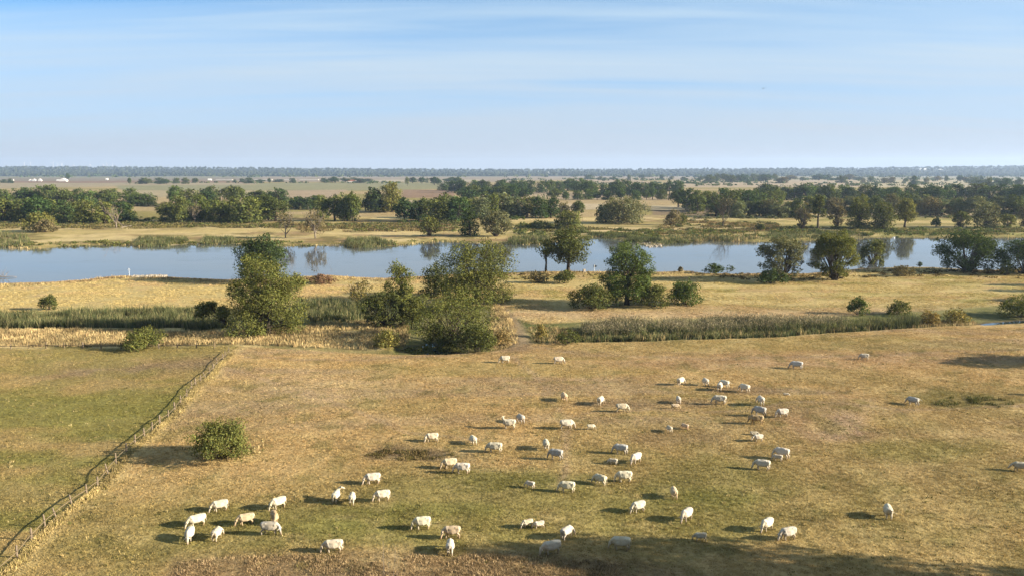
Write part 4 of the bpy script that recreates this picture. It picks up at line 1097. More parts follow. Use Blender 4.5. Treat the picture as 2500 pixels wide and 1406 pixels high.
# near river bank fringe and far bank growth
def bank_line(P, n, seed, off, sd):
    W_ = np.array([plane_pt(*p) for p in P]); g = np.random.default_rng(seed)
    s = np.concatenate([[0], np.cumsum(np.hypot(*np.diff(W_, axis=0).T))]); u = g.random(n) * s[-1]
    return np.c_[np.interp(u, s, W_[:, 0]), np.interp(u, s, W_[:, 1]) + off + np.abs(g.normal(size=n)) * sd * np.sign(off)]
tufts('bank_grass', bank_line(NEAR[2:-1], 1700, 421, -4, 4), 0.8, 0.09, DRY + [(0.22, 0.16, 0.07), (0.28, 0.18, 0.11)], 422, 4, 0.5)
tufts('bank_grass', bank_line(FAR[2:-1], 2600, 423, 3, 6), 1.0, 0.12, DRY[:3] + REEDB + REEDG[2:3], 424, 4, 0.6)
for i, (poly, n, h, pal) in enumerate([
    ([(-100, 597), (-100, 572), (0, 570), (60, 574), (78, 596), (40, 602)], 900, 2.6, REEDB), ([(322, 598), (340, 584), (450, 582), (462, 595), (420, 600), (360, 601)], 800, 2.0, REEDB[1:2] + REEDG),
    ([(490, 595), (500, 583), (572, 582), (575, 595)], 500, 1.9, REEDB[1:2] + REEDG), ([(838, 601), (850, 588), (930, 586), (962, 594), (930, 601), (880, 604)], 800, 2.2, REEDB[1:2] + REEDG),
    ([(1235, 596), (1250, 580), (1340, 580), (1340, 592)], 600, 2.2, REEDB), ([(1425, 580), (1440, 572), (1480, 570), (1560, 582), (1640, 586), (1700, 586), (1660, 592), (1620, 594), (1560, 590), (1500, 582)], 1500, 1.6, REEDG[:2] + REEDB[:2]),
    ([(1600, 590), (1640, 578), (1800, 578), (1860, 584), (1790, 588), (1690, 591)], 1100, 2.0, REEDB + DRY[:1]), ([(1860, 584), (1880, 572), (2080, 570), (2110, 578), (2060, 584)], 900, 1.8, REEDG[:2] + REEDB)]):
    tufts('bank_reeds', fill_px(poly, n, 430 + i, 0.42, 7.0), h, 0.10, pal, 440 + i, 5, 0.6, 0.25)
for i, (poly, n, pal) in enumerate([
    ([(-200, 560), (-200, 545), (300, 545), (700, 548), (1000, 552), (1000, 562), (600, 558), (200, 560)], 3000, [OLIVE * 0.8, OLIVE, (0.14, 0.13, 0.05), (0.24, 0.19, 0.09)]),
    ([(700, 570), (720, 548), (1000, 545), (1120, 552), (1100, 568), (900, 566)], 1500, [OLIVE, (0.24, 0.17, 0.09), (0.18, 0.13, 0.06)]),
    ([(1260, 566), (1280, 552), (1420, 556), (1600, 566), (1850, 568), (1850, 576), (1500, 570)], 2200, [OLIVE * 0.8, OLIVE * 1.1, (0.12, 0.13, 0.045), (0.26, 0.2, 0.09)]),
    ([(1600, 555), (1660, 540), (1900, 548), (1900, 566), (1700, 566)], 1200, [OLIVE, (0.26, 0.18, 0.09), (0.3, 0.22, 0.1)]),
    ([(1860, 572), (1900, 556), (2200, 560), (2600, 560), (2600, 574), (2200, 574)], 2600, [(0.16, 0.17, 0.05), OLIVE, (0.12, 0.14, 0.045), (0.28, 0.22, 0.09)])]):
    tufts('far_bank_scrub', fill_px(poly, int(n * 1.8), 460 + i, 0.47, 14), 1.1, 0.26, [np.array(c) * 0.8 for c in pal], 470 + i, 3, 0.8, 0.5)
# dark rushes and weeds on the pasture
tufts('pasture_weeds', fill_px([(2270, 985), (2330, 965), (2440, 968), (2480, 985), (2400, 1000)], 260, 481, 0.45, 3), 0.4, 0.05, [(0.10, 0.11, 0.035), (0.2, 0.17, 0.07)], 482, 5, 0.2)
tufts('pasture_weeds', fill_px([(880, 1112), (930, 1098), (1080, 1098), (1110, 1108), (1000, 1120)], 500, 483, 0.42, 3), 0.28, 0.05, [(0.16, 0.12, 0.05), (0.26, 0.19, 0.09), (0.10, 0.09, 0.03)], 484, 5, 0.2)
tufts('dry_scrub', fill_px([(415, 1420), (440, 1372), (600, 1358), (1000, 1355), (1350, 1362), (1500, 1378), (1620, 1415)], 3000, 485, 0.42, 2.5), 0.20, 0.03, [(0.42, 0.30, 0.17), (0.30, 0.21, 0.11), (0.5, 0.37, 0.2), (0.22, 0.155, 0.08)], 486, 5, 0.18, 0.7)
# short tufty grass of the pastures and the meadow
def tuft_mesh():
    g = np.random.default_rng(77); V = []; Q = []
    for i in range(24):
        a = g.random() * 6.28; r = 0.34 * math.sqrt(g.random()); h = 0.06 + 0.10 * g.random(); w = 0.02 + 0.02 * g.random()
        c = np.array([math.cos(a * 2.3) * r, math.sin(a * 2.3) * r, -0.02]); s = np.array([math.cos(a), math.sin(a), 0]) * w
        l = np.array([math.cos(a * 2.3) * 0.08, math.sin(a * 2.3) * 0.08, 0]) * (0.4 + g.random())
        V += [c - s, c + s, c + np.array([0, 0, h]) + l]; Q.append([3 * i, 3 * i + 1, 3 * i + 2])
    return mesh_np('grass_tuft', np.array(V), np.array(Q), M_TUFT)
tx_, ty_ = 12.0, 96.0
proto = tag(link('grass_tuft', tuft_mesh(), None, (tx_, ty_, gz(tx_, ty_))), kind='stuff')
def scatter(name, rows_, cols_, dens, smin, smax, mask):
    X, Y, Q = fan(rows_, cols_, 10.0)
    Z = height(X, Y)
    me = mesh_np(name, np.stack([X, Y, Z], -1).reshape(-1, 3), Q, None, np.clip(paint(X, Y) * 1.22, 0, 0.7).reshape(-1, 3))
    a = me.attributes.new('dens', 'FLOAT', 'POINT')
    a.data.foreach_set('value', np.clip(mask(X, Y), 0, 1).astype(np.float32).ravel())
    o = tag(link(name, me), kind='stuff')
    ng = bpy.data.node_groups.new(name, 'GeometryNodeTree')
    ng.interface.new_socket('Geometry', in_out='INPUT', socket_type='NodeSocketGeometry')
    ng.interface.new_socket('Geometry', in_out='OUTPUT', socket_type='NodeSocketGeometry')
    gi, go = N(ng, 'NodeGroupInput'), N(ng, 'NodeGroupOutput')
    dp = N(ng, 'GeometryNodeDistributePointsOnFaces', distribute_method='RANDOM')
    at = N(ng, 'GeometryNodeInputNamedAttribute', data_type='FLOAT'); at.inputs['Name'].default_value = 'dens'
    L(ng, mth(ng, 'MULTIPLY', at.outputs[0], dens), dp.inputs['Density'])
    L(ng, gi.outputs[0], dp.inputs['Mesh'])
    oi = N(ng, 'GeometryNodeObjectInfo'); oi.inputs[0].default_value = proto; oi.transform_space = 'ORIGINAL'
    ip = N(ng, 'GeometryNodeInstanceOnPoints')
    L(ng, dp.outputs['Points'], ip.inputs['Points']); L(ng, oi.outputs['Geometry'], ip.inputs['Instance'])
    rv = N(ng, 'FunctionNodeRandomValue', data_type='FLOAT_VECTOR')
    rv.inputs[0].default_value = (-0.2, -0.2, 0); rv.inputs[1].default_value = (0.2, 0.2, 6.28)
    L(ng, rv.outputs[0], ip.inputs['Rotation'])
    rs = N(ng, 'FunctionNodeRandomValue', data_type='FLOAT')
    rs.inputs[2].default_value = smin; rs.inputs[3].default_value = smax
    L(ng, rs.outputs[1], ip.inputs['Scale'])
    L(ng, ip.outputs[0], go.inputs[0])
    md = o.modifiers.new('scatter', 'NODES'); md.node_group = ng
    return o
def pmask(x, y):
    px, py = proj(x, y)
    e = np.interp(px, EDGE[:, 0], EDGE[:, 1])
    return (py > e + 1) * (0.35 + 0.9 * sstep(0.38, 0.65, fbm(x / 5, y / 5, 91, 4)))
def mmask(x, y):
    px, py = proj(x, y)
    n = np.interp(px, NORTH[:, 0], NORTH[:, 1])
    d = sdist(x, y, RIVER)
    return (py < n) * (d < -3) * sstep(0.35, 0.65, fbm(x / 9, y / 6, 92, 4))
scatter('pasture_grass', np.arange(60, 222, 1.5), np.linspace(-0.72, 0.72, 170), 8.0, 0.6, 1.25, pmask)
scatter('meadow_grass', np.arange(196, 345, 2.5), np.linspace(-0.72, 0.72, 130), 2.2, 1.0, 2.2, mmask)

# floating leaves on the pond
def lily_pads():
    P = fill_px(POND_A, 1400, 521, 0.42, 2.0); g = np.random.default_rng(522); n = len(P)
    a = np.linspace(0, 2 * np.pi, 7)[:-1] + 0.0
    r = 0.10 + 0.14 * g.random(n)
    V = np.stack([P[:, None, 0] + r[:, None] * np.cos(a), P[:, None, 1] + r[:, None] * np.sin(a), np.repeat((POND_Z + 0.02 + 0.02 * g.random(n))[:, None], 6, 1)], -1).reshape(-1, 3)
    Q = (np.array([[0, 1, 2], [0, 2, 3], [0, 3, 4], [0, 4, 5]])[None] + (np.arange(n) * 6)[:, None, None]).reshape(-1, 3)
    col = np.repeat(np.array([[0.10, 0.10, 0.035]]) * (0.6 + 0.9 * g.random((n, 1))), 6, 0)
    tag(link('lily_pads', mesh_np('lily_pads', V, Q, M_BLADE, col)), kind='stuff')
lily_pads()
tufts('dry_tall_grass', fill_px([(740, 800), (760, 782), (880, 776), (1000, 790), (990, 840), (900, 850), (850, 820)], 1500, 523, 0.36, 3.0), 0.7, 0.06, DRY + [(0.25, 0.2, 0.09)], 524, 5, 0.4)

# scattered weeds and taller grass clumps over the pasture
def weeds():
    g = np.random.default_rng(531)
    y = 66 + 140 * g.random(9000) ** 1.2; x = (g.random(9000) * 1.44 - 0.72) * (y + 8)
    px, py = proj(x, y); e = np.interp(px, EDGE[:, 0], EDGE[:, 1])
    ok = (py > e + 3) & (fbm(x / 6, y / 6, 533, 4) > 0.52)
    P = np.c_[x, y][ok]
    tufts('pasture_weeds', P[:1700], 0.20, 0.045, [(0.11, 0.12, 0.035), (0.17, 0.15, 0.05), (0.13, 0.11, 0.04)], 534, 6, 0.16, 0.6)
    tufts('pasture_weeds', P[1700:], 0.20, 0.04, [(0.52, 0.42, 0.2), (0.42, 0.32, 0.14), (0.36, 0.27, 0.12)], 535, 6, 0.16, 0.6)
weeds()

scrub_mass('far_bank_scrub', [(-200, 556), (-200, 543), (330, 543), (700, 546), (1000, 548), (1130, 550), (1130, 560), (700, 558), (300, 556)], 420, 1.2, 4.0, 0.55, [OLD, OL, (0.12, 0.10, 0.05), BRN], 601)
scrub_mass('far_bank_scrub', [(860, 566), (900, 546), (1140, 544), (1130, 566)], 130, 1.2, 3.6, 0.6, [OLD, BRN, OL], 605)
scrub_mass('far_bank_scrub', [(1240, 578), (1270, 548), (1430, 552), (1440, 570), (1350, 580)], 150, 1.5, 4.5, 0.6, [OLD, OL, GG], 609)
scrub_mass('far_bank_scrub', [(1430, 574), (1500, 562), (1850, 564), (1880, 580), (1700, 586), (1540, 582)], 300, 1.2, 3.6, 0.6, [OL, MG, GG, (0.13, 0.11, 0.05)], 613)
scrub_mass('far_bank_scrub', [(1600, 556), (1650, 540), (1900, 545), (1900, 560)], 120, 1.2, 3.4, 0.55, [OLD, BRN], 617)
scrub_mass('far_bank_scrub', [(1860, 574), (1900, 556), (2240, 556), (2560, 556), (2560, 574), (2120, 578)], 330, 1.2, 3.6, 0.6, [OL, MG, OLD, GG], 621)
scrub_mass('shore_scrub', [(0, 600), (60, 594), (320, 590), (600, 590), (840, 592), (1000, 590), (1060, 584), (1070, 588), (920, 600), (700, 600), (320, 597), (100, 604)], 380, 0.8, 2.2, 0.6, [OL, OLD, (0.13, 0.12, 0.05)], 625, 0.65, 0.46, 9)
scrub_mass('wood_undergrowth', [(-100, 546), (-100, 532), (700, 530), (700, 544)], 240, 1.6, 4.5, 0.7, [OLD, DK, OL], 629, 0.9, 0.40)
scrub_mass('wood_undergrowth', [(1650, 536), (1650, 520), (2560, 516), (2560, 536)], 300, 1.6, 4.5, 0.7, [OLD, BRN, GG], 633, 0.9, 0.40)
scrub_mass('wood_undergrowth', [(970, 546), (990, 524), (1270, 520), (1280, 540)], 130, 1.6, 4.5, 0.7, [OLD, DK], 637, 0.9, 0.40)
scrub_mass('bank_scrub', [(1690, 672), (1720, 664), (1850, 668), (2060, 664), (2300, 656), (2560, 662), (2560, 684), (2300, 676), (2100, 678), (1950, 690), (1830, 686)], 420, 0.5, 1.5, 0.6, [(0.11, 0.08, 0.045), (0.075, 0.065, 0.03), (0.15, 0.11, 0.06)], 641, 0.42, 0.42, 9)  # brown scrub, its dark tones stand in for the bank trees' shadow strip
scrub_mass('bank_scrub', [(1255, 684), (1270, 668), (1440, 666), (1480, 672), (1440, 688)], 110, 0.4, 1.2, 0.6, [(0.14, 0.10, 0.055), (0.09, 0.075, 0.035)], 645, 0.42, 0.42, 9)

# continuous hedges and belts far out on the plain
scrub_mass('distant_hedges', [(300, 450), (300, 446.5), (900, 445), (1240, 446), (1240, 449)], 90, 6, 13, 0.5, [DK, OLD, MG], 651, 5.0, 0.50, 160)
scrub_mass('distant_hedges', [(1240, 442), (1240, 438.5), (1700, 437.5), (2560, 437), (2560, 443), (1900, 444)], 260, 8, 20, 0.6, [DK, OLD, MG], 655, 7.0, 0.48, 260)
scrub_mass('distant_hedges', [(1700, 456), (1700, 452), (2200, 450), (2560, 450), (2560, 458), (2200, 458)], 130, 5, 11, 0.7, [DK, OLD, OL], 659, 4.0, 0.47, 120)
scrub_mass('distant_hedges', [(0, 433.5), (0, 431.5), (2560, 431.5), (2560, 434.5), (1300, 434)], 260, 12, 30, 0.6, [DK, OLD], 663, 12.0, 0.46, 500)

scrub_mass('distant_hedges', [(1240, 452), (1240, 446), (1760, 446), (1760, 452)], 90, 5, 12, 0.6, [DK, OLD, MG], 671, 4.5, 0.48, 140)
scrub_mass('distant_hedges', [(1640, 449), (1640, 444), (2560, 443), (2560, 449)], 150, 6, 14, 0.6, [DK, OLD, MG], 675, 5.0, 0.50, 150)
tufts('fence_grass', fill_px([(470, 1118), (560, 1128), (630, 1108), (640, 1090), (600, 1100), (520, 1112)], 160, 541), 0.4, 0.05, DRY, 542, 5, 0.2)
# ------------------------------------------------------------------ cattle: one continuous body per pose
def ellipsoid(bm, c, r, rot=None):
    M = Matrix.Translation(c) @ (rot.to_4x4() if rot else Matrix.Identity(4)) @ Matrix.Diagonal((*r, 1))
    bmesh.ops.create_uvsphere(bm, u_segments=14, v_segments=9, radius=1.0, matrix=M)
def limb(bm, pts, rr):
    for i in range(len(pts) - 1):
        a, b = Vector(pts[i]), Vector(pts[i + 1]); n = max(2, int((b - a).length / (0.45 * min(rr[i], rr[i + 1]))))
        for k in range(n + 1):
            f = k / n
            bmesh.ops.create_icosphere(bm, subdivisions=1, radius=rr[i] * (1 - f) + rr[i + 1] * f, matrix=Matrix.Translation(a.lerp(b, f)))
def cattle_mesh(head='graze', yaw=0.0, stride=0.0, tail=0.0, calf=False, lying=False, seed=0):
    """body along +X, feet at z = 0"""
    g = random.Random(seed)
    bm = bmesh.new()
    up = -0.62 if lying else 0.0
    th = 0.86 if calf else 1.0              # slimmer trunk of a calf
    E = lambda c, r: ellipsoid(bm, (c[0], c[1], c[2] + up), (r[0], r[1] * th, r[2] * th))
    Lm = lambda pts, rr: limb(bm, [(p[0], p[1] * th, p[2] + up) for p in pts], [r * (0.94 if calf else 1) for r in rr])
    for sd in (-1, 1):
        Lm([(-0.82, 0.17 * sd, 1.13), (-0.3, 0.15 * sd, 1.10), (0.2, 0.15 * sd, 1.09), (0.55, 0.11 * sd, 1.12)], [0.19, 0.22, 0.23, 0.21])
        Lm([(-0.62, 0.15 * sd, 0.86), (-0.1, 0.19 * sd, 0.75), (0.35, 0.17 * sd, 0.76), (0.62, 0.10 * sd, 0.82)], [0.27, 0.31, 0.30, 0.25])
        Lm([(-0.84, 0.18 * sd, 1.10), (-0.84, 0.17 * sd, 0.88)], [0.20, 0.19])
        Lm([(0.48, 0.17 * sd, 1.08), (0.50, 0.18 * sd, 0.84)], [0.21, 0.17])
        E((-0.50, 0.24 * sd, 1.24), (0.12, 0.08, 0.07)); E((-0.98, 0.11 * sd, 1.22), (0.07, 0.06, 0.06))
    Lm([(-0.95, 0, 1.22), (-0.4, 0, 1.24), (0.2, 0, 1.22), (0.5, 0, 1.26)], [0.09, 0.11, 0.12, 0.13])
    Lm([(0.6, 0, 0.95), (0.74, 0, 0.80)], [0.26, 0.18])
    E((-0.15, 0, 0.98), (0.88, 0.33, 0.40)); E((-0.08, 0, 0.92), (0.74, 0.43, 0.38)); E((-0.72, 0, 1.08), (0.30, 0.28, 0.25)); E((0.35, 0, 1.08), (0.35, 0.27, 0.26)); E((-0.1, 0, 0.74), (0.50, 0.33, 0.24))
    if not calf: E((-0.48, 0, 0.56), (0.18, 0.14, 0.12))
    def R2(p, o, a):    # swing a point sideways about the vertical through o
        dx, dy = p[0] - o[0], p[1] - o[1]
        return (o[0] + dx * math.cos(a) - dy * math.sin(a), o[1] + dx * math.sin(a) + dy * math.cos(a), p[2] + up)
    O = (0.62, 0)
    if head == 'graze':
        nk = [(0.58, 0, 1.12), (0.92, 0, 0.92), (1.14, 0, 0.66)]; nr = [0.27, 0.20, 0.15]
        hd = [(1.13, 0, 0.64), (1.21, 0, 0.40), (1.29, 0, 0.15)]; ears = (1.10, 0.70); dirx = (0.06, -0.02)
        limb(bm, [R2((0.62, 0, 0.90), O, 0), R2((0.95, 0, 0.74), O, yaw * 0.5), R2((1.12, 0, 0.58), O, yaw)], [0.20, 0.15, 0.11])
    elif head == 'low':
        nk = [(0.62, 0, 1.10), (1.00, 0, 0.98), (1.28, 0, 0.82)]; nr = [0.27, 0.20, 0.15]
        hd = [(1.28, 0, 0.80), (1.47, 0, 0.62), (1.60, 0, 0.48)]; ears = (1.26, 0.86); dirx = (0.0, 0.03)
    else:
        nk = [(0.60, 0, 1.12), (0.88, 0, 1.32), (1.08, 0, 1.50)]; nr = [0.28, 0.20, 0.15]
        hd = [(1.10, 0, 1.52), (1.34, 0, 1.42), (1.52, 0, 1.30)]; ears = (1.06, 1.56); dirx = (-0.02, 0.04)
    limb(bm, [R2(p, O, yaw * (i / 2)) for i, p in enumerate(nk)], nr)
    limb(bm, [R2(p, O, yaw) for p in hd], [0.15, 0.125, 0.10])
    for s in (-1, 1):
        limb(bm, [R2((ears[0], 0.11 * s, ears[1]), O, yaw), R2((ears[0] - 0.03, 0.36 * s, ears[1] + dirx[1] - 0.03), O, yaw)], [0.06, 0.05])
        limb(bm, [R2((ears[0] + 0.03, 0.09 * s, ears[1] + 0.08), O, yaw), R2((ears[0] + 0.06, 0.22 * s, ears[1] + 0.16), O, yaw)], [0.04, 0.032])
    muz = R2(hd[2], O, yaw)
    if lying:
        for s in (-1, 1):
            limb(bm, [(0.5, 0.2 * s, 0.22), (0.75, 0.26 * s, 0.08), (0.45, 0.28 * s, 0.06)], [0.12, 0.07, 0.05])
            limb(bm, [(-0.65, 0.24 * s, 0.28), (-0.3, 0.36 * s, 0.13), (-0.62, 0.42 * s, 0.06)], [0.2, 0.1, 0.05])
        tp = [(-1.02, 0, 0.5), (-1.12, 0.1, 0.25), (-1.05, 0.3, 0.06)]
    else:
        w = 0.19 * th
        for s, q in ((-1, 1), (1, -1)):
            f = stride * q
            limb(bm, [(0.50, w * s, 0.78), (0.50 + f * 0.5, w * s, 0.43), (0.48 + f, w * s, 0.09)], [0.16, 0.105, 0.08])
            limb(bm, [(0.48 + f, w * s, 0.09), (0.51 + f, w * s, 0.045)], [0.06, 0.065])
            h = -stride * q * 0.9
            limb(bm, [(-0.74, w * s, 0.95), (-0.60 + h * 0.3, w * s * 1.1, 0.66), (-0.84 + h * 0.8, w * s * 1.1, 0.43), (-0.77 + h, w * s * 1.1, 0.09)], [0.22, 0.15, 0.105, 0.08])
            limb(bm, [(-0.77 + h, w * s * 1.1, 0.09), (-0.74 + h, w * s * 1.1, 0.045)], [0.06, 0.065])
        tp = [(-1.0, 0, 1.20), (-1.09, 0.04 + tail * 0.25, 0.95), (-1.08, 0.04 + tail * 0.5, 0.62), (-1.08, 0.04 + tail * 0.62, 0.48)]
        if abs(tail) > 0.8: tp = [(-1.0, 0, 1.20), (-1.13, tail * 0.25, 1.14), (-1.2, tail * 0.5, 0.96), (-1.2, tail * 0.62, 0.86)]
    limb(bm, tp, [0.055, 0.042, 0.042, 0.055][:len(tp)])
    me = bpy.data.meshes.new('cow'); bm.to_mesh(me); bm.free()
    o = bpy.data.objects.new('cow', me); C.objects.link(o)
    rm = o.modifiers.new('r', 'REMESH'); rm.mode = 'VOXEL'; rm.voxel_size = 0.034
    sm = o.modifiers.new('s', 'SMOOTH'); sm.iterations = 9; sm.factor = 0.5
    dc = o.modifiers.new('d', 'DECIMATE'); dc.ratio = 0.30
    dg = bpy.context.evaluated_depsgraph_get()
    me2 = bpy.data.meshes.new_from_object(o.evaluated_get(dg))
    bpy.data.objects.remove(o); bpy.data.meshes.remove(me)
    n = len(me2.vertices); V = np.zeros(n * 3, np.float32); me2.vertices.foreach_get('co', V); V = V.reshape(-1, 3)
    V[:, 2] -= V[:, 2].min()
    me2.vertices.foreach_set('co', V.ravel())
    col = np.ones((n, 4), np.float32)
    k = np.exp(-np.sum((V - np.array(muz)) ** 2, 1) / 0.012)[:, None]
    col[:, :3] = col[:, :3] * (1 - k) + np.array((0.75, 0.52, 0.44)) * k
    if not lying:
        k = (V[:, 2] < 0.09).astype(np.float32)[:, None]
        col[:, :3] = col[:, :3] * (1 - k) + np.array((0.35, 0.30, 0.25)) * k
    if not lying:
        dirt = np.clip(1 - V[:, 2] / 0.75, 0, 1)[:, None] * (0.25 + 0.9 * fbm(V[:, 0] * 4 + seed, V[:, 2] * 4 + V[:, 1] * 5, 7 + seed, 3))[:, None]
        col[:, :3] = col[:, :3] * (1 - 0.75 * dirt) + np.array((0.50, 0.36, 0.22)) * 0.75 * dirt
    k = (np.clip(fbm(V[:, 0] * 1.7 + 3 * seed, V[:, 2] * 2 + V[:, 1] * 1.5, 31 + seed, 3) - 0.52, 0, 1) * 2)[:, None]
    col[:, :3] = col[:, :3] * (1 - np.minimum(k, 0.4) * np.array((0.35, 0.5, 0.7)))
    a = me2.color_attributes.new('Col', 'FLOAT_COLOR', 'POINT'); a.data.foreach_set('color', col.ravel())
    me2.polygons.foreach_set('use_smooth', np.ones(len(me2.polygons), bool))
    me2.materials.clear(); me2.materials.append(M_COAT)
    me2.name = 'cow'
    return me2
POSE = dict(g1=cattle_mesh('graze', 0.15, 0.10, seed=1), g2=cattle_mesh('graze', -0.5, 0.16, 0.3, seed=2), g3=cattle_mesh('graze', 0.6, -0.14, -0.3, seed=3), lo=cattle_mesh('low', 0.3, 0.12, seed=4),
            up=cattle_mesh('up', 0.1, 0.14, seed=5), ur=cattle_mesh('up', -1.0, 0.06, seed=6), tr=cattle_mesh('graze', 0.3, 0.1, -1.0, seed=7), tl=cattle_mesh('graze', -0.3, -0.1, 1.0, seed=8),
            c1=cattle_mesh('graze', 0.2, 0.12, calf=True, seed=9), c2=cattle_mesh('graze', -0.4, -0.14, calf=True, seed=10), cl=cattle_mesh('low', -0.7, lying=True, calf=True, seed=11))
WHT = (0.46, 0.42, 0.34); CRM = (0.44, 0.36, 0.25); TANC = (0.38, 0.29, 0.17); WHT_SHADED = (0.36, 0.345, 0.32); WHT_BRN_SHADED = (0.52, 0.40, 0.27)  # shaded coats: white with the flank's grey and brownish shade in the colour
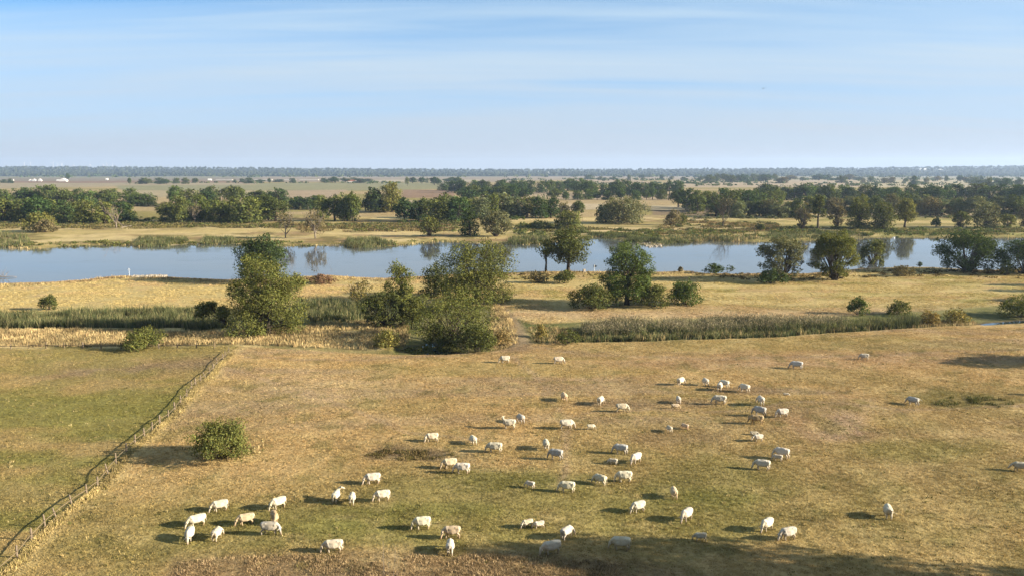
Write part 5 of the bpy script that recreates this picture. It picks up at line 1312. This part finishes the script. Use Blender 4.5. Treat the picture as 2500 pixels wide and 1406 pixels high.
# x, feet y, heading (0 right, 90 away, 180 left, 270 towards us), pose, size, colour, label
HERD = [
 (1232, 886, 190, 'g1', 1, WHT, 'white cow grazing farthest back, left one of two near the lily pond'),
 (1364, 888, 14, 'g2', 1, WHT, 'white cow facing right in the back row below the end of the dirt track'),
 (2109, 878, 190, 'g1', .9, WHT, 'lone white cow grazing at the back, left of the long tree shadow'),
 (1944, 900, 172, 'g1', 1.1, WHT_SHADED, 'grey shaded white cow in the back row with a bright rump, facing left'),
 (1662, 940, 62, 'g2', 1, WHT, 'white cow seen from behind, left end of the row of five at the back'),
 (1722, 940, 112, 'g1', .95, WHT, 'white cow seen from behind, second in the row of five at the back'),
 (1768, 945, 145, 'tr', .92, WHT, 'white cow half hidden, swinging its tail to the right, in the row of five'),
 (1757, 953, 82, 'tl', 1, WHT, 'white cow swinging its tail to the left, in the row of five at the back'),
 (1817, 957, 142, 'g1', 1.05, WHT, 'white cow turned away to the left, right end of the row of five'),
 (1756, 986, 180, 'g1', 1.1, WHT, 'white cow grazing in profile to the left just below the row of five'),
 (1857, 987, 108, 'g3', 1, WHT, 'narrow white cow seen from behind, above the grazing group on the mound'),
 (1377, 978, 105, 'g1', .98, WHT_BRN_SHADED, 'brown shaded white cow seen from behind, alone at the left with a long shadow'),
 (1466, 987, 72, 'g2', 1, WHT, 'white cow seen from behind, next to the right of the brown shaded one'),
 (1519, 1005, 12, 'g2', 1, WHT, 'white cow grazing to the right, head near the ground, right of the centre'),
 (1656, 984, 100, 'g1', .85, WHT, 'white cow seen from behind, standing behind the cream calf'),
 (1649, 998, 12, 'c2', .88, CRM, 'cream calf grazing to the right in front of another cow'),
 (1854, 1014, 155, 'g1', 1.08, WHT_SHADED, 'shaded grey looking cow on the mound directly behind the tan cow'),
 (1909, 1018, 205, 'g1', 1, WHT, 'bright white cow on the mound, right of the tan cow'),
 (1846, 1034, 183, 'g2', 1.05, TANC, 'tan cow on the mound, the most yellow of the herd'),
 (1271, 1031, 118, 'g1', .95, WHT, 'white cow turned away, right behind the cow that lifts its head'),
 (1242, 1046, 178, 'ur', 1.1, WHT, 'white cow with lifted head facing left, in front of a turned away one'),
 (1384, 1047, 13, 'g1', 1.1, WHT, 'white cow grazing to the right, followed by a calf at its right'),
 (1443, 1048, 14, 'c1', .85, WHT, 'white calf grazing to the right behind its mother'),
 (1634, 1054, 118, 'c1', .95, WHT, 'white calf turned away, left one of the two below the cream calf'),
 (1672, 1047, 146, 'c2', .9, WHT_BRN_SHADED, 'brown shaded calf turned away, right one of the two below the cream calf'),
 (1054, 1078, 186, 'g3', .95, WHT, 'white cow facing left above the bare earth hollow in the centre'),
 (1155, 1083, 112, 'g1', .9, WHT, 'white cow seen from behind, right of the bare earth hollow'),
 (1207, 1104, 172, 'g1', 1.1, WHT, 'white cow grazing in profile to the left, beside the bare earth hollow'),
 (1333, 1096, 98, 'g1', .98, WHT, 'narrow white cow seen from behind above a brown flecked cow in the centre'),
 (1357, 1121, 158, 'g1', 1.05, WHT_SHADED, 'white cow with a shaded flank turned left, below the narrow one'),
 (1841, 1061, 10, 'cl', .82, WHT, 'white calf lying in the grass below the tan cow'),
 (1850, 1077, 205, 'lo', .78, WHT, 'white calf stretching its head down left below the lying calf'),
 (1919, 964, 5, 'cl', .62, WHT, 'small white calf lying alone on the pasture right of the back rows'),
 (1515, 1107, 165, 'g1', 1.05, WHT_SHADED, 'shaded white cow facing left, above a calf and beside a bright cow'),
 (1552, 1130, 232, 'g1', 1, WHT, 'bright white cow turned half towards us beside a small shaded calf'),
 (1496, 1133, 170, 'c1', .88, WHT, 'small shaded calf grazing left in the shadow of the bright white cow'),
 (1908, 1118, 162, 'g1', 1.1, WHT, 'big white cow half covered by the calf in front of it'),
 (1898, 1124, 175, 'c1', .92, WHT, 'white calf in front of a big white cow, facing left'),
 (1860, 1146, 174, 'g1', 1.05, WHT, 'white cow grazing to the left below the cow and calf pair'),
 (1097, 1143, 190, 'g1', 1.05, CRM, 'cream cow facing left, left one of two overlapping cows in the centre'),
 (1128, 1155, 172, 'g1', 1.05, WHT, 'white cow facing left, right one of two overlapping cows in the centre'),
 (909, 1181, 186, 'g1', 1.05, WHT, 'white cow grazing left above the trio on the left side of the green patch'),
 (1294, 1190, 150, 'c1', .92, WHT, 'small white calf turned away at the upper edge of the green patch'),
 (1384, 1201, 174, 'g1', 1.05, WHT, 'white cow grazing to the left in the middle of the green patch'),
 (1465, 1182, 140, 'g3', 1, WHT, 'white cow turned away to the left, left one of two on the green patch'),
 (1523, 1176, 186, 'g1', 1.08, WHT, 'white cow in profile to the left, right one of two on the green patch'),
 (821, 1224, 74, 'ur', 1, WHT, 'white cow seen from behind with head raised to the right'),
 (860, 1228, 84, 'g1', .95, WHT, 'narrow white cow seen from behind, middle of the trio by the green patch'),
 (933, 1222, 186, 'g1', 1, WHT, 'white cow facing left, right one of the trio by the green patch'),
 (1645, 1214, 100, 'g1', .95, WHT_BRN_SHADED, 'white cow with a shaded brown back end, seen from behind, right of the green patch'),
 (1557, 1250, 216, 'g1', 1.02, WHT, 'bright white cow grazing half towards us at the right end of the green patch'),
 (1675, 1270, 238, 'g1', 1.02, WHT, 'bright white cow coming towards us, above the calf in the tree shadow'),
 (679, 1241, 206, 'g1', 1.02, WHT, 'bright white cow at the back of the left group, grazing half towards us'),
 (671, 1276, 282, 'g2', .98, TANC, 'tan cow facing us with head down, in the left group'),
 (600, 1280, 186, 'g1', 1.0, CRM, 'cream cow walking left with lowered head in the middle of the left group'),
 (536, 1247, 190, 'g1', 1.0, WHT, 'white cow grazing left at the back left of the left group'),
 (480, 1284, 196, 'g1', 1.05, WHT, 'white cow at the left end of the left group, partly hidden by another'),
 (463, 1318, 256, 'g1', 1.0, WHT, 'white cow facing us at the front left of the left group'),
 (530, 1315, 70, 'g2', .95, WHT, 'white cow seen from behind at the front of the left group'),
 (661, 1303, -14, 'g2', 1.08, WHT_SHADED, 'white cow grazing to the right at the front right of the left group'),
 (1030, 1291, 182, 'g1', 1.05, WHT, 'white cow facing left below the green patch, left of a brown flecked cow'),
 (1102, 1312, 176, 'g3', 1.0, CRM, 'brown flecked cow facing left directly behind one seen from behind'),
 (1099, 1348, 88, 'g1', 1.0, WHT, 'white cow seen from behind near the lower edge, in front of the brown flecked one'),
 (813, 1347, 175, 'g1', 1.05, WHT, 'white cow facing left at the edge of the brown scrub, lowest on the left'),
 (1287, 1287, 206, 'c1', 1.0, WHT, 'white calf grazing, left one of the pair in the lower middle'),
 (1315, 1289, 204, 'c2', .92, WHT, 'white calf grazing, right one of the pair in the lower middle'),
 (1384, 1312, 56, 'g2', .95, WHT, 'white cow seen from behind at the tip of the large tree shadow'),
 (1345, 1351, 202, 'g1', 1.08, WHT, 'white cow facing left at the lower edge, left of the cow in shadow'),
 (1515, 1341, 176, 'g1', 1.1, WHT, 'bluish white cow standing wholly inside the large tree shadow'),
 (1709, 1320, 192, 'c2', .98, WHT, 'bluish white calf at the upper edge of the large tree shadow'),
 (1871, 1294, 236, 'g1', 1.0, WHT, 'white cow half towards us, left one of the lower right pair'),
 (1922, 1316, 216, 'g1', 1.05, WHT, 'white cow grazing towards the lower left, right one of the lower right pair'),
 (2167, 1262, 98, 'tr', 1.05, WHT, 'lone white cow seen from behind on the lower right pasture'),
 (2490, 1151, 190, 'lo', 1.0, WHT, 'white cow walking in from the right photo edge'),
 (2228, 988, 150, 'tr', 1.0, WHT_SHADED, 'shaded cow with its tail stretched right, alone on the right'),
 (2533, 964, 180, 'g1', 1.0, WHT, 'white cow just outside the right photo edge'),
]
for (px, py, hd, pose, sz, colr, lab) in HERD:
    x, y, z = ground_pt(px, py)
    calf = pose in ('c1', 'c2', 'cl') or sz < 0.8
    o = link('calf' if calf else 'cow', POSE[pose], None, (x, y, z - 0.02))
    s = sz * (1 + 0.12 * min(max((y - 100) / 80, 0), 1)) * (0.74 if calf and pose != 'lo' else 1.02)
    o.scale = (s * R.uniform(.93, 1.0), s * R.uniform(1.02, 1.12), s * R.uniform(1.03, 1.10))
    view = math.degrees(math.atan2(-x, y))          # headings are measured against the line of sight
    o.rotation_euler = (0, 0, rad(hd + view * 0.9))
    j = R.uniform(0.82, 1.05)
    o.color = (colr[0] * j, colr[1] * j * R.uniform(.97, 1.02), colr[2] * j * R.uniform(.92, 1.05), 1)
    tag(o, lab, 'calf' if calf else 'cow', 'cattle grazing on the pasture')

# ------------------------------------------------------------------ fences
def post_mesh(h, r, seed, mat):
    g = random.Random(seed); mb = MB()
    P = [(g.uniform(-.02, .02), g.uniform(-.02, .02), z * h) for z in (0, 0.3, 0.65, 0.97)]; P[0] = (0, 0, -0.35)
    mb.tube(P + [(P[-1][0], P[-1][1], h)], [r * 1.05, r, r * 0.95, r * 0.88, r * 0.6], 7)
    return mb.mesh('post', mat)
def build_fence(name, label, pts, spec, h):
    root = tag(empty(name, ground_pt(*pts[len(pts) // 2])), label, 'fence')
    inv = root.location
    W_ = [Vector(ground_pt(*p)) for p in pts]; tops = []
    for i, w in enumerate(W_):
        hh = h * R.uniform(0.88, 1.12); r = R.choice((0.09, 0.11, 0.13, 0.15)) * (1.25 if name == 'far_fence' else 1); tilt = (R.uniform(-.06, .06), R.uniform(-.06, .06))
        if i in spec: hh, r, tilt = spec[i]
        o = link('post', post_mesh(hh, r, i + 40, M_RAIL if name == 'far_fence' and i % 4 else M_POST), root, w - inv)
        o.rotation_euler = (tilt[0], tilt[1], R.uniform(-3, 3) if abs(tilt[1]) < 0.1 else 0)
        tops.append(w + Vector((0, 0, hh * 0.54)) + Vector((tilt[1], -tilt[0], 0)) * hh * 0.5)
    for a, b in zip(tops[:-1], tops[1:]):
        mb = MB(); a, b = a - inv, b - inv
        d = (b - a).normalized(); off = Vector((0.0, -0.09, 0)) if abs(d.x) > abs(d.y) else Vector((0.10, 0, 0))
        pts_ = [a + off - d * 0.15]
        for k in (0.3, 0.6): pts_.append(a.lerp(b, k) + off + Vector((R.uniform(-.05, .05), R.uniform(-.05, .05), R.uniform(-.05, .06))))
        pts_.append(b + off + d * 0.15)
        mb.tube(pts_, [q * (1.9 if name == 'far_fence' else 1.2) for q in (0.05, 0.055, 0.05, 0.04)], 6)
        link('rail', mb.mesh('rail', M_RAIL, True), root)
    return root
sf_spec = {5: (1.5, .08, (0, 0)), 6: (1.5, .10, (0, -0.42)), 20: (1.75, .10, (0.03, -0.22)), 23: (1.4, .10, (0, -0.12)), 24: (1.4, .10, (0, -0.26)), 27: (1.5, .11, (0, 0)), 3: (1.5, .1, (0, -.06)), 2: (1.4, .13, (0, 0))}
build_fence('side_fence', 'old wooden post and rail fence running down between the paddock and the cattle pasture', SIDE_FENCE_PX, sf_spec, 1.5)
build_fence('far_fence', 'old wooden post and rail fence along the far edge of the paddock', FAR_FENCE_PX[:-1], {10: (1.5, .17, (0, 0)), 5: (1.3, .11, (0, 0))}, 1.4)

# ------------------------------------------------------------------ things at the river
def at(px, py): return Vector(ground_pt(px, py))
p = at(316, 674); p.z = max(p.z, WATER_Z)
r_ = tag(empty('river_marker', p), 'white diamond river marker on a thin pole beside the stone groyne', 'sign')
mb = MB(); mb.tube([(0, 0, -0.5), (0, 0, 3.2)], [0.05, 0.05], 8); link('pole', mb.mesh('pole', M_SIGNW), r_)
def plate(name, outline, y0, th, mat, parent, z=0):
    mb = MB(); n = len(outline)
    V = [(a, y0, b + z) for a, b in outline] + [(a, y0 + th, b + z) for a, b in outline]
    mb.add(V, [tuple(range(n)), tuple(reversed(range(n, 2 * n)))] + [(i, i + n, (i + 1) % n + n, (i + 1) % n) for i in range(n)])
    return link(name, mb.mesh(name, mat), parent)
plate('panel', [(-.45, 0), (0, -.62), (.45, 0), (0, .62)], -0.10, 0.04, M_SIGNW, r_, 2.6)
plate('symbol', [(-.16, 0), (0, -.24), (.16, 0), (0, .24)], -0.115, 0.012, M_SIGNB, r_, 2.6)
p = at(1451, 664)
r_ = tag(empty('arrow_sign', p), 'river sign of a dark bar and dark arrowhead on a thin pole at the water', 'sign')
mb = MB(); mb.tube([(0, 0, -0.5), (0, 0, 3.0)], [0.05, 0.05], 8); link('pole', mb.mesh('pole', M_SIGNW), r_)
plate('panel', [(-.10, -.58), (.38, -.58), (.38, .58), (-.10, .58)], -0.09, 0.04, M_SIGNW, r_, 2.4)
plate('bar', [(-.38, -.58), (-.06, -.58), (-.06, .58), (-.38, .58)], -0.11, 0.05, M_BLACK, r_, 2.4)
plate('arrowhead', [(.28, -.58), (1.18, 0), (.28, .58)], -0.11, 0.05, M_BLACK, r_, 2.4)
p = at(1426, 665)
mb = MB(); mb.box((0, 0, 0.62), (1.0, 0.7, 1.3), 0.5); mb.box((0, 0, 1.31), (1.1, 0.8, 0.08), 0.5); mb.box((0, 0, 0.04), (1.2, 0.9, 0.14), 0.5)
o = link('stone_block', mb.mesh('stone_block', M_STONE), None, p); tag(o, 'small upright stone block with a dark side at the water left of the arrow sign', 'stone block')
def stones(name, poly, n, s0, s1, seed, z0, label):
    P = fill_px(poly, n, seed); g = np.random.default_rng(seed); V = []; Q = []; k = 0
    for q in P:
        bm = bmesh.new(); bmesh.ops.create_icosphere(bm, subdivisions=1, radius=1.0)
        s = s0 + (s1 - s0) * g.random(); sc = s * (0.6 + 0.6 * g.random(3)) * np.array([1, 1, .7])
        vs = np.array([v.co[:] for v in bm.verts]) * (0.75 + 0.5 * g.random((len(bm.verts), 1))) * sc + np.array([q[0], q[1], max(gz(*q), z0) + s * 0.1 * g.random()])
        Q += [tuple(v.index + k for v in f.verts) for f in bm.faces]; V += list(vs); k += len(vs); bm.free()
    o = link(name, mesh_np(name, np.array(V), np.array(Q), M_STONE)); tag(o, kind='stuff')
stones('groyne_stones', [(318, 676), (345, 669), (385, 666), (408, 668), (400, 672), (370, 676), (340, 678)], 420, 0.25, 0.7, 511, WATER_Z - 0.05, '')
stones('groyne_stones', [(1560, 590), (1590, 587), (1618, 594), (1614, 601), (1585, 602)], 120, 0.3, 0.9, 512, WATER_Z - 0.05, '')
def log(px0, py0, px1, py1, r, lab, name='fallen_log', limbs=3, seed=0):
    g = random.Random(seed); a, b = at(px0, py0), at(px1, py1); a.z = max(a.z, WATER_Z); b.z = max(b.z, WATER_Z)
    mb = MB(); n = 5
    P = [a.lerp(b, i / n) - a + Vector((0, 0, r + g.uniform(0, 0.3))) for i in range(n + 1)]
    mb.tube(P, [r * (1 - 0.6 * i / n) for i in range(n + 1)], 7)
    for k in range(limbs):
        q = P[g.randrange(1, n)]
        branchy(mb, q, (g.uniform(-1, 1), g.uniform(-.6, .6), g.uniform(0.3, 1.0)), (b - a).length * 0.35, r * 0.4, 1, g)
    o = link(name, mb.mesh(name, M_PALE_BARK, True), None, a); tag(o, lab, 'log')
log(-6, 690, 42, 689, 0.22, 'bleached driftwood branch at the waterline at the left photo edge', limbs=4, seed=3)
log(1026, 577, 1034, 578, 0.35, 'short white fallen log on the far bank, left of two', limbs=0, seed=4)
log(1036, 579, 1050, 580, 0.35, 'white fallen log on the far bank, right of two', limbs=0, seed=5)
log(1690, 540, 1712, 536, 0.3, 'grey fallen tree with upright limbs on the far meadow', limbs=6, seed=6)
log(830, 826, 858, 818, 0.14, 'dark fallen branch lying in the dry grass of the hollow', limbs=3, seed=7)
log(1046, 806, 1008, 800, 0.16, 'bleached fallen branch between the trunks by the pond', limbs=5, seed=8)
log(596, 1096, 632, 1090, 0.05, 'thin pale stick lying right of the round pasture bush', limbs=0, seed=9)
log(296, 558, 326, 552, 0.4, 'dark broken trunk leaning beside the dead broken tree', limbs=2, seed=10)
p = at(2182, 584); p.z = max(p.z, WATER_Z)
mb = MB(); mb.tube([(-0.8, 0, 0.1), (-0.3, 0, 0.3), (0.4, 0, 0.3), (0.8, 0, 0.12)], [0.1, 0.34, 0.34, 0.1], 8); mb.tube([(0.6, 0, .25), (.8, 0, .6), (.75, 0, 1.0), (.95, 0, 1.02)], [.1, .07, .07, .05], 6)
o = link('swan', mb.mesh('swan', M_SIGNW, True), None, p); tag(o, 'white bird on the water by the right far bank', 'bird')
# bare sapling on the slope below the camera
def sapling():
    x, y = plane_pt(934, 1390, 0); k = 44.0 / y; x, y = x * k * 1.0, 44.0
    # at 44 m out the line of sight through the twig is followed up from the slope
    z = gz(x, y); tz = top_z(y, 1318)
    g = random.Random(4); mb = MB(); hgt = tz - z
    def stem(dx0, dx1, z1, r):
        P = [(dx0 * (1 - k_) + dx1 * k_ + g.uniform(-.05, .05), g.uniform(-.05, .05), -0.2 + (z1 + 0.2) * k_) for k_ in (0, .2, .4, .6, .8, 1)]
        mb.tube(P, [r * (1 - 0.8 * k_) for k_ in (0, .2, .4, .6, .8, 1)], 6)
        return P
    P = stem(0.0, 0.06, hgt, 0.045); Q_ = stem(0.05, 0.75, hgt - 0.35, 0.035); S_ = stem(0.3, 0.85, hgt - 0.9, 0.03); stem(-.1, 0.35, hgt - 1.0, 0.02)
    for T in (P, Q_, S_):
        for i in (3, 4):
            for q in range(2):
                d = Vector((g.uniform(-1, 1), g.uniform(-.5, .5), 1.6)).normalized() * g.uniform(0.3, 0.6)
                mb.tube([T[i], Vector(T[i]) + d], [0.012, 0.005], 4, False)
    o = link('bare_sapling', mb.mesh('bare_sapling', M_PALE_BARK, True), None, (x, y, z)); tag(o, 'leafless thin sapling rising in front of the brown scrub at the bottom edge', 'sapling')
sapling()

# ------------------------------------------------------------------ farms, wind turbines
def house(px, py, wpx, hpx, roof, label, name='farmhouse', cat='house', dr=0.5, ridge='x', roof_frac=0.5):
    p = at(px, py); s = vdepth(p.y) / F; w = wpx * s; h = hpx * s; d = max(w * dr, 6.0); hw = h * (1 - roof_frac)
    root = tag(empty(name, p), label, cat)
    mb = MB(); mb.box((0, 0, hw / 2 - 0.5), (w, d, hw + 1.0))
    if ridge == 'y': mb.add([(-w / 2, -d / 2, hw), (w / 2, -d / 2, hw), (0, -d / 2, h - .1), (-w / 2, d / 2, hw), (w / 2, d / 2, hw), (0, d / 2, h - .1)], [(0, 1, 2), (5, 4, 3)])
    link('wall', mb.mesh('wall', M_SHED if 'long pale' in label else M_WHITE), root)
    mb = MB(); e = 0.4
    if ridge == 'x':
        A = [(-w / 2 - e, -d / 2 - e, hw - 0.1), (w / 2 + e, -d / 2 - e, hw - 0.1), (w / 2 + e, 0, h), (-w / 2 - e, 0, h), (w / 2 + e, d / 2 + e, hw - 0.1), (-w / 2 - e, d / 2 + e, hw - 0.1)]
        mb.add(A, [(0, 1, 2, 3), (3, 2, 4, 5), (0, 3, 5), (1, 4, 2), (0, 5, 4, 1)])
    else:
        A = [(-w / 2 - e, -d / 2 - e, hw - 0.1), (-w / 2 - e, d / 2 + e, hw - 0.1), (0, d / 2 + e, h), (0, -d / 2 - e, h), (w / 2 + e, d / 2 + e, hw - 0.1), (w / 2 + e, -d / 2 - e, hw - 0.1)]
        B_ = [(a[0], a[1], a[2] + 0.5) for a in A]
        mb.add(A + B_, [(6, 7, 8, 9), (9, 8, 10, 11), (0, 3, 2, 1), (3, 5, 4, 2), (0, 6, 9, 3), (3, 9, 11, 5)])
    rf = link('roof', mb.mesh('roof', roof), root)
    if name == 'farmhouse':
        mb = MB(); mb.box((w * 0.2, d * 0.05, h + 0.2), (0.9, 0.9, 1.6)); link('chimney', mb.mesh('chimney', M_ROOF), rf)
    return root
house(31, 442, 4.5, 4, M_ROOF2, 'tiny white house farthest left on the distant fields', roof_frac=.3)
house(74, 443, 6, 4, M_WHITE, 'white farmhouse left of the white gabled pair at the left', ridge='y')
house(84, 443, 9, 5, M_WHITE, 'white gabled farmhouse, left one of the gabled pair', ridge='y', roof_frac=.6)
house(98, 443, 8, 5.5, M_WHITE, 'white gabled farmhouse, right one of the gabled pair', ridge='y', roof_frac=.6)
house(146, 443, 13, 4, M_WHITE, 'pale low barn joined to the left side of the large pale farm', name='barn', cat='barn', roof_frac=.3)
house(155, 443.5, 18, 7, M_WHITE, 'large pale gabled farm beside the poplar at the left', ridge='y', roof_frac=.6)
house(261, 440, 5, 4, M_WHITE, 'small bright white house alone right of the large pale farm', roof_frac=.3)
house(512, 441, 8, 3.5, M_WHITE, 'small white house at the end of the long sheds', roof_frac=.4)
house(858, 446, 22, 6, M_ROOF, 'white farmhouse with a red roof between dark trees left of the poplars', roof_frac=.55)
house(868, 446.5, 9, 5, M_WHITE, 'small white gabled annex at the right end of the red roofed farmhouse', name='annex', cat='house', ridge='y')
house(1082, 452, 14, 7, M_ROOF2, 'grey roofed farmhouse behind the tall yellow green poplar', roof_frac=.6)
house(1110, 453, 20, 3, M_WHITE, 'long white low shed right of the grey roofed farmhouse', name='shed', cat='shed', roof_frac=.3)
for i, (a, b) in enumerate([(548, 40), (640, 50), (700, 44), (755, 46)]):
    house(a, 441, b, 2.2, M_SHED, ['long pale shed, leftmost of the four in a row', 'long pale shed, second from the left of four in a row', 'long pale shed, third from the left of four in a row', 'long pale shed, rightmost of the four in a row'][i], name='shed', cat='shed', dr=.2, roof_frac=.35)
house(1495, 431, 12, 2.6, M_WHITE, 'white flat shed on the distant middle fields', name='shed', cat='shed', roof_frac=.3)
house(2253, 416, 18, 4.5, M_WHITE, 'big white hall shining on the wooded hills at the right', name='hall', cat='hall', roof_frac=.15)
house(2296, 415.5, 9, 2.2, M_WHITE, 'smaller white hall right of the big one on the wooded hills', name='hall', cat='hall', roof_frac=.2)
house(1315, 422, 5, 4, M_WHITE, 'white house at the wooded hills, left one of two', roof_frac=.4)
house(1339, 425, 5, 5, M_WHITE, 'white house at the wooded hills, right one of two', ridge='y', roof_frac=.5)
def blade_mesh(ln):
    mb = MB(); mb.tube([(0, 0, 0), (0, 0, ln * 0.25), (0, 0, ln)], [1.0, 1.3, 0.3], 5); return mb.mesh('blade', M_TURB)
bl = blade_mesh(52.0)
TURB = [(59, 396), (74, 395), (129, 396), (141, 399), (151, 397), (180, 402), (220, 400), (253, 400), (261, 398), (275, 402), (312, 402)]
for i, (px, pt) in enumerate(TURB):
    y = 12300.0 - (i % 3) * 260; d = ray(px, pt); x = d[0] / d[1] * y; z = gz(x, y); hub = top_z(y, pt + 3) - z
    w = 'leftmost' if i == 0 else 'rightmost' if i == len(TURB) - 1 else None
    places = ['leftmost of all', 'second from the left', 'left one of the next three', 'middle one of the next three', 'right one of the next three', 'faint one right of the first three', 'alone left of the close pair', 'left one of the close pair', 'right one of the close pair', 'low one right of the close pair', 'rightmost of all']
    root = tag(empty('wind_turbine', (x, y, z)), 'tiny white wind turbine above the hills, ' + places[i], 'wind turbine', 'wind turbines on the horizon')
    mb = MB(); mb.tube([(0, 0, -5), (0, 0, hub)], [2.4, 1.5], 8); link('tower', mb.mesh('tower', M_TURB), root)
    mb = MB(); mb.box((0, 1, hub + 1), (4, 11, 4)); nc = link('nacelle', mb.mesh('nacelle', M_TURB), root)
    a0 = R.uniform(0, 2)
    for k in range(3):
        b = link('blade', bl, root, (0, -6, hub + 1)); b.rotation_euler = (0, a0 + k * 2 * math.pi / 3, 0)
# one bird in the sky
d = ray(1863, 217); q = 150 / d[1]
mb = MB(); mb.tube([(-.35, 0, 0), (0, 0, .03), (.3, 0, 0)], [.03, .09, .02], 6)
for s in (-1, 1): mb.add([(-.1, 0, .04), (.12, 0, .04), (.05, .35 * s, .14), (-.05, .62 * s, .06), (-.1, .3 * s, .12)], [(0, 1, 2, 4), (4, 2, 3)])
o = link('bird', mb.mesh('bird', M_BLACK), None, (d[0] * q, d[1] * q, H + d[2] * q)); o.rotation_euler = (0, 0, 1.0); tag(o, 'tiny dark bird flying in the sky at the right', 'bird')
# mole hills and droppings are left to the grass; far trees built: see far_n
